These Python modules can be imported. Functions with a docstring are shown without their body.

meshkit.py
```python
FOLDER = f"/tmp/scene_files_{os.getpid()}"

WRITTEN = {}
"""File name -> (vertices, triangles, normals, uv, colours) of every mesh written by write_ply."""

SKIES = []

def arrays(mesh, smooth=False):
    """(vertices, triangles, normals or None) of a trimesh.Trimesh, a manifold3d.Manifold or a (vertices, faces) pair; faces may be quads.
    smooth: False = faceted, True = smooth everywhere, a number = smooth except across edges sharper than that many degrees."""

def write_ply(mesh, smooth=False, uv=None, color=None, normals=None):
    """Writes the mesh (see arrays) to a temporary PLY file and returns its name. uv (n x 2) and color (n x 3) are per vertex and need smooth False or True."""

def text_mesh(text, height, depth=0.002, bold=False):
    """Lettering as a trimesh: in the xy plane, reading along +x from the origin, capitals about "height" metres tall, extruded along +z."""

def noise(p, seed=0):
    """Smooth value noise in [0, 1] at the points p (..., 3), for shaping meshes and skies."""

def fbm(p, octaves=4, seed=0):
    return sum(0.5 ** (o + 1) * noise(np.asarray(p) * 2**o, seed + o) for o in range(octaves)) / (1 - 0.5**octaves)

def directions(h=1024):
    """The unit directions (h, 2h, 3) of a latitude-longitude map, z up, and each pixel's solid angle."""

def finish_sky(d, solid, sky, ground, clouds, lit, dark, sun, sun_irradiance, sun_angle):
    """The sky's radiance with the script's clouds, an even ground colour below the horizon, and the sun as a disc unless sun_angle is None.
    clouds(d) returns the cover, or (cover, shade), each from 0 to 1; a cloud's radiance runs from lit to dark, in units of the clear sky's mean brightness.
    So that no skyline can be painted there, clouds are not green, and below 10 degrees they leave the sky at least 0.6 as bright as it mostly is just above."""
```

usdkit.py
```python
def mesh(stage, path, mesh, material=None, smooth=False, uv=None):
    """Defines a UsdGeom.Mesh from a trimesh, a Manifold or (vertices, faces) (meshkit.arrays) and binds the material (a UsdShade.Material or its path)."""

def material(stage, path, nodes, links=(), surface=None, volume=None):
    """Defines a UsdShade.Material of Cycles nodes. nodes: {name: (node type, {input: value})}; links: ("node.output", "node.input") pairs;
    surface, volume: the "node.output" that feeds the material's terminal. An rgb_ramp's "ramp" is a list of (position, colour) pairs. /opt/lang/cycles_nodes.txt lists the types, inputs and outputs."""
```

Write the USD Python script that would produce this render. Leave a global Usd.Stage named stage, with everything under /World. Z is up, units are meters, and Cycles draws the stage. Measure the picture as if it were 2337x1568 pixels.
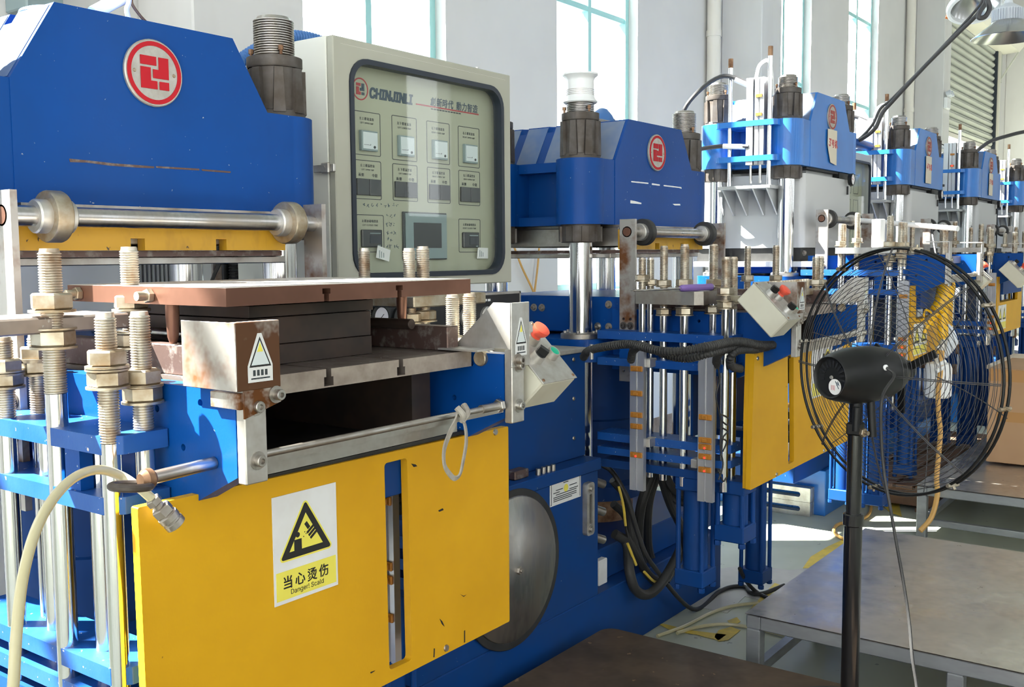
import math, random, json
import numpy as np
import trimesh, manifold3d
from shapely.geometry import Polygon, Point, LineString, box as sbox
from shapely.ops import unary_union
from shapely import affinity
import usdkit, meshkit
from pxr import Usd, UsdGeom, UsdLux, UsdShade, Gf, Sdf, Vt

random.seed(7)
rng = np.random.default_rng(7)
stage = Usd.Stage.CreateInMemory()
UsdGeom.SetStageUpAxis(stage, UsdGeom.Tokens.z)
UsdGeom.SetStageMetersPerUnit(stage, 1.0)
UsdGeom.Xform.Define(stage, '/World')

# ------------------------------------------------------------------ camera
F_PX, PITCH, ROLL, YAW, EYE = 2315.4, 0.0876306, -0.00771433, 0.6353777, 1.55
EXPOSURE = 0.03
SUN_DIR = np.array([-0.58, 0.815, 0.0]); SUN_EL = math.radians(50)
SUN_I, SKY_I = 16.0 / 7.2e-5, 1.25
_cy, _sy = math.cos(YAW), math.sin(YAW)
_fwd = np.array([_cy * math.cos(PITCH), _sy * math.cos(PITCH), -math.sin(PITCH)])
_r0 = np.array([_sy, -_cy, 0.0]); _u0 = np.cross(_r0, _fwd)
_right = math.cos(ROLL) * _r0 + math.sin(ROLL) * _u0
_up = -math.sin(ROLL) * _r0 + math.cos(ROLL) * _u0
CAM = np.array([_right, _up, _fwd]); CPOS = np.array([0, 0, EYE])
cam = UsdGeom.Camera.Define(stage, '/World/camera')
cam.CreateHorizontalApertureAttr(36.0); cam.CreateVerticalApertureAttr(36.0 * 1568 / 2337)
cam.CreateFocalLengthAttr(36.0 * F_PX / 2337); cam.CreateClippingRangeAttr(Gf.Vec2f(0.05, 200))
cam.CreateExposureAttr(EXPOSURE)
_m = Gf.Matrix4d(*[float(v) for row in (list(_right) + [0], list(_up) + [0], list(-_fwd) + [0], list(CPOS) + [1]) for v in row])
cam.AddTransformOp().Set(_m)
# ------------------------------------------------------------------ sky and sun
dome = UsdLux.DomeLight.Define(stage, '/World/sky'); dome.CreateIntensityAttr(SKY_I); dome.CreateColorAttr(Gf.Vec3f(0.93, 0.97, 1.0))
sun = UsdLux.DistantLight.Define(stage, '/World/sun'); sun.CreateIntensityAttr(SUN_I); sun.CreateAngleAttr(0.55); sun.CreateColorAttr(Gf.Vec3f(1.0, 0.95, 0.87))
_s = np.array([SUN_DIR[0] * math.cos(SUN_EL), SUN_DIR[1] * math.cos(SUN_EL), math.sin(SUN_EL)]); _s /= np.linalg.norm(_s)
_x = np.cross([0, 0, 1.0], _s); _x /= np.linalg.norm(_x); _y = np.cross(_s, _x)
sun.AddTransformOp().Set(Gf.Matrix4d(*[float(v) for row in (list(_x) + [0], list(_y) + [0], list(_s) + [0], [0, 0, 20, 1]) for v in row]))


def P(x, y, Y=None, X=None, Z=None, D=None):
    """The point on the photograph's line of sight (x, y) that lies in a plane of the room: across the row (Y), along it (X), a height (Z) or at a depth (D)."""
    d = CAM.T @ np.array([(x - 1168.5) / F_PX, -(y - 784) / F_PX, 1.0])
    t = Y / d[1] if Y is not None else X / d[0] if X is not None else (Z - EYE) / d[2] if Z is not None else D
    return CPOS + d * t


# ------------------------------------------------------------------ shapes
def cat(*ms):
    out = []
    for m in ms:
        if m is None: continue
        out.extend(m) if isinstance(m, list) else out.append(m)
    return out[0] if len(out) == 1 else trimesh.util.concatenate(out)


def tm(v, f):
    return trimesh.Trimesh(np.asarray(v, float), np.asarray(f, int), process=False)


BOXF = np.array([[0, 2, 3], [0, 3, 1], [4, 5, 7], [4, 7, 6], [0, 1, 5], [0, 5, 4], [2, 6, 7], [2, 7, 3], [0, 4, 6], [0, 6, 2], [1, 3, 7], [1, 7, 5]])


def box(x0, x1, y0, y1, z0, z1, b=0.0):
    x0, x1 = min(x0, x1), max(x0, x1); y0, y1 = min(y0, y1), max(y0, y1); z0, z1 = min(z0, z1), max(z0, z1)
    b = min(b, (x1 - x0) / 2.2, (y1 - y0) / 2.2, (z1 - z0) / 2.2)
    if b <= 0:
        v = [(x, y, z) for z in (z0, z1) for y in (y0, y1) for x in (x0, x1)]
        return tm(v, BOXF)
    pts = []
    for sx, x in ((1, x0), (-1, x1)):
        for sy, y in ((1, y0), (-1, y1)):
            for sz, z in ((1, z0), (-1, z1)):
                pts += [(x + sx * b, y + sy * b, z), (x + sx * b, y, z + sz * b), (x, y + sy * b, z + sz * b)]
    m = manifold3d.Manifold.hull_points(np.array(pts, float)).to_mesh()
    return tm(m.vert_properties[:, :3], m.tri_verts)


def hexa(p):
    """A solid with eight corners in the order of box(): x fastest, then y, then z."""
    m = manifold3d.Manifold.hull_points(np.array(p, float)).to_mesh()
    return tm(m.vert_properties[:, :3], m.tri_verts)


def frame(axis):
    a = np.asarray(axis, float); a = a / np.linalg.norm(a)
    h = np.array([0, 0, 1.0]) if abs(a[2]) < 0.9 else np.array([1.0, 0, 0])
    u = np.cross(h, a); u /= np.linalg.norm(u)
    return u, np.cross(a, u), a


def lathe(profile, origin=(0, 0, 0), axis=(0, 0, 1), n=24, phase=0.0):
    """profile: (radius, height) pairs from bottom to top."""
    u, w, a = frame(axis); pr = np.array(profile, float); h0, h1 = pr[0, 1], pr[-1, 1]
    loop = np.allclose(pr[0], pr[-1])
    if pr[-1, 0] < 1e-6: pr = pr[:-1]
    if pr[0, 0] < 1e-6: pr = pr[1:]
    ang = np.arange(n) * 2 * np.pi / n + phase
    ring = np.cos(ang)[:, None] * u + np.sin(ang)[:, None] * w
    v = np.asarray(origin, float) + pr[:, None, 0, None] * ring[None] + pr[:, None, 1, None] * a
    k = len(pr); i, j = np.meshgrid(np.arange(k - 1), np.arange(n), indexing='ij'); j2 = (j + 1) % n
    q = np.stack([i * n + j, i * n + j2, (i + 1) * n + j2, (i + 1) * n + j], -1).reshape(-1, 4)
    f = [q[:, [0, 1, 2]], q[:, [0, 2, 3]]]
    v = v.reshape(-1, 3)
    c0, c1 = len(v), len(v) + 1
    v = np.vstack([v, np.asarray(origin) + h0 * a, np.asarray(origin) + h1 * a])
    jj = np.arange(n); j2 = (jj + 1) % n
    if not loop: f.append(np.stack([np.full(n, c0), j2, jj], 1))
    if not loop: f.append(np.stack([np.full(n, c1), (k - 1) * n + jj, (k - 1) * n + j2], 1))
    return tm(v, np.vstack(f))


def cyl(p0, p1, r, n=20, b=0.0, r1=None):
    p0, p1 = np.asarray(p0, float), np.asarray(p1, float); L = np.linalg.norm(p1 - p0); r1 = r if r1 is None else r1
    pr = [(r, 0), (r1, L)] if b <= 0 else [(r - b, 0), (r, b), (r1, L - b), (r1 - b, L)]
    return lathe(pr, p0, p1 - p0, n)


def ringm(c, axis, r_in, r_out, h, n=32, b=0.0):
    return lathe([(r_in, 0), (r_out - b, 0), (r_out, b), (r_out, h - b), (r_out - b, h), (r_in, h), (r_in, 0)], c, axis, n)


def spline(pts, m=8):
    p = np.asarray(pts, float)
    if len(p) < 3: return p
    q = np.vstack([2 * p[0] - p[1], p, 2 * p[-1] - p[-2]]); out = []
    for i in range(1, len(q) - 2):
        a, b, c, d = q[i - 1:i + 3]
        for t in np.arange(m) / m:
            out.append(0.5 * (2 * b + (c - a) * t + (2 * a - 5 * b + 4 * c - d) * t * t + (3 * b - a - 3 * c + d) * t ** 3))
    return np.array(out + [p[-1]])


def tube(pts, r, n=8, m=8, smooth=True, closed=False):
    """A round bar or hose along the points; r a number or one per point."""
    p = np.asarray(pts, float)
    if smooth and not closed: p = spline(p, m)
    k = len(p); rr = np.broadcast_to(np.asarray(r, float), (k,)) if np.ndim(r) == 0 or len(r) == k else np.interp(np.linspace(0, 1, k), np.linspace(0, 1, len(r)), r)
    t = (np.roll(p, -1, 0) - np.roll(p, 1, 0)) if closed else np.gradient(p, axis=0)
    t /= np.linalg.norm(t, axis=1, keepdims=True) + 1e-12
    u = np.zeros_like(t); h = np.array([0, 0, 1.0]) if abs(t[0, 2]) < 0.9 else np.array([1.0, 0, 0])
    u[0] = np.cross(h, t[0]); u[0] /= np.linalg.norm(u[0])
    for i in range(1, k):
        w = u[i - 1] - t[i] * (u[i - 1] @ t[i]); u[i] = w / (np.linalg.norm(w) + 1e-12)
    w = np.cross(t, u); ang = np.arange(n) * 2 * np.pi / n
    v = (p[:, None] + rr[:, None, None] * (np.cos(ang)[None, :, None] * u[:, None] + np.sin(ang)[None, :, None] * w[:, None])).reshape(-1, 3)
    I = np.arange(k if closed else k - 1); i, j = np.meshgrid(I, np.arange(n), indexing='ij'); i2 = (i + 1) % k; j2 = (j + 1) % n
    q = np.stack([i * n + j, i * n + j2, i2 * n + j2, i2 * n + j], -1).reshape(-1, 4); f = [q[:, [0, 1, 2]], q[:, [0, 2, 3]]]
    if not closed:
        a, b = len(v), len(v) + 1; v = np.vstack([v, p[0], p[-1]]); jj = np.arange(n); j2 = (jj + 1) % n
        f += [np.stack([np.full(n, a), j2, jj], 1), np.stack([np.full(n, b), (k - 1) * n + jj, (k - 1) * n + j2], 1)]
    return tm(v, np.vstack(f))


def ribbed(pts, r, pitch=0.008, depth=0.18, n=10):
    """Corrugated conduit along the points."""
    p = spline(pts, 40); s = np.r_[0, np.cumsum(np.linalg.norm(np.diff(p, axis=0), axis=1))]
    k = max(8, int(s[-1] / pitch) * 4); u = np.linspace(0, s[-1], k)
    q = np.stack([np.interp(u, s, p[:, i]) for i in range(3)], 1)
    return tube(q, r * (1 - depth * (np.arange(k) % 4 >= 2)), n, smooth=False)


def bar(pts, w, h, up=(0, 0, 1)):
    """A rectangular bar between two points: w across, h along up."""
    a, b = (np.asarray(q, float) for q in pts); t = (b - a) / np.linalg.norm(b - a)
    s = np.cross(np.asarray(up, float), t); s /= np.linalg.norm(s); u = np.cross(t, s)
    return hexa([q + i * s * w / 2 + j * u * h / 2 for q in (a, b) for i in (-1, 1) for j in (-1, 1)])


def poly(pts):
    return pts if hasattr(pts, 'exterior') or hasattr(pts, 'geoms') else Polygon(pts)


def extrude(shape, d0, d1, plane='xz'):
    """A flat outline given real thickness: plane xz runs from y=d0 to d1, yz from x=d0 to d1, xy from z=d0 to d1."""
    out = []
    for g in getattr(poly(shape), 'geoms', [poly(shape)]):
        if g.area < 1e-9: continue
        m = trimesh.creation.extrude_polygon(g, abs(d1 - d0), engine='earcut'); v = np.array(m.vertices); f = np.array(m.faces)
        a, b, c = v[:, 0], v[:, 1], v[:, 2] + min(d0, d1)
        if plane == 'xz': w = np.stack([a, c, b], 1); f = f[:, ::-1]
        elif plane == 'yz': w = np.stack([c, a, b], 1)
        else: w = np.stack([a, b, c], 1)
        out.append(tm(w, f))
    return cat(*out)


def rrect(x0, x1, y0, y1, r=0.0):
    return sbox(x0 + r, y0 + r, x1 - r, y1 - r).buffer(r, 6) if r > 0 else sbox(x0, y0, x1, y1)


def hexnut(c, r, h, axis=(0, 0, 1), phase=0.3):
    return lathe([(r * .9, 0), (r, h * .12), (r, h * .88), (r * .9, h)], c, axis, 6, phase)


def threaded(x, y, z0, z1, r, pitch=0.0045, n=18):
    k = max(2, int((z1 - z0 - 0.004) / pitch)); zs = z0 + np.arange(k) * pitch; pr = [(r * .9, z0)]
    for z in zs: pr += [(r * .88, z), (r, z + pitch * .35), (r, z + pitch * .6), (r * .88, z + pitch * .95)]
    pr += [(r * .8, z1)]
    return lathe([(a, b) for a, b in pr], (x, y, 0), (0, 0, 1), n)


def socket(c, axis, r=0.009, h=0.012):
    a = np.asarray(axis, float) / np.linalg.norm(axis); c = np.asarray(c, float)
    return cat(lathe([(r * 1.6, 0), (r * 1.6, h * .15), (r, h * .15), (r, h * .9), (r * .9, h), (r * .5, h), (r * .5, h * .5), (0, h * .5)], c, a, 14))


def rot(m, axis, deg, about):
    m = m.copy(); m.apply_transform(trimesh.transformations.rotation_matrix(math.radians(deg), axis, about)); return m


def moved(m, d):
    return tm(np.asarray(m.vertices) + np.asarray(d), m.faces)


def csg(a, *cut):
    def mf(m): return manifold3d.Manifold(manifold3d.Mesh(np.asarray(m.vertices, np.float32), np.asarray(m.faces, np.uint32)))
    r = mf(a)
    for c in cut: r = r - mf(c)
    m = r.to_mesh(); return tm(m.vert_properties[:, :3], m.tri_verts)


def union(*ms):
    def mf(m): return manifold3d.Manifold(manifold3d.Mesh(np.asarray(m.vertices, np.float32), np.asarray(m.faces, np.uint32)))
    r = mf(ms[0])
    for c in ms[1:]: r = r + mf(c)
    m = r.to_mesh(); return tm(m.vert_properties[:, :3], m.tri_verts)


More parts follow.
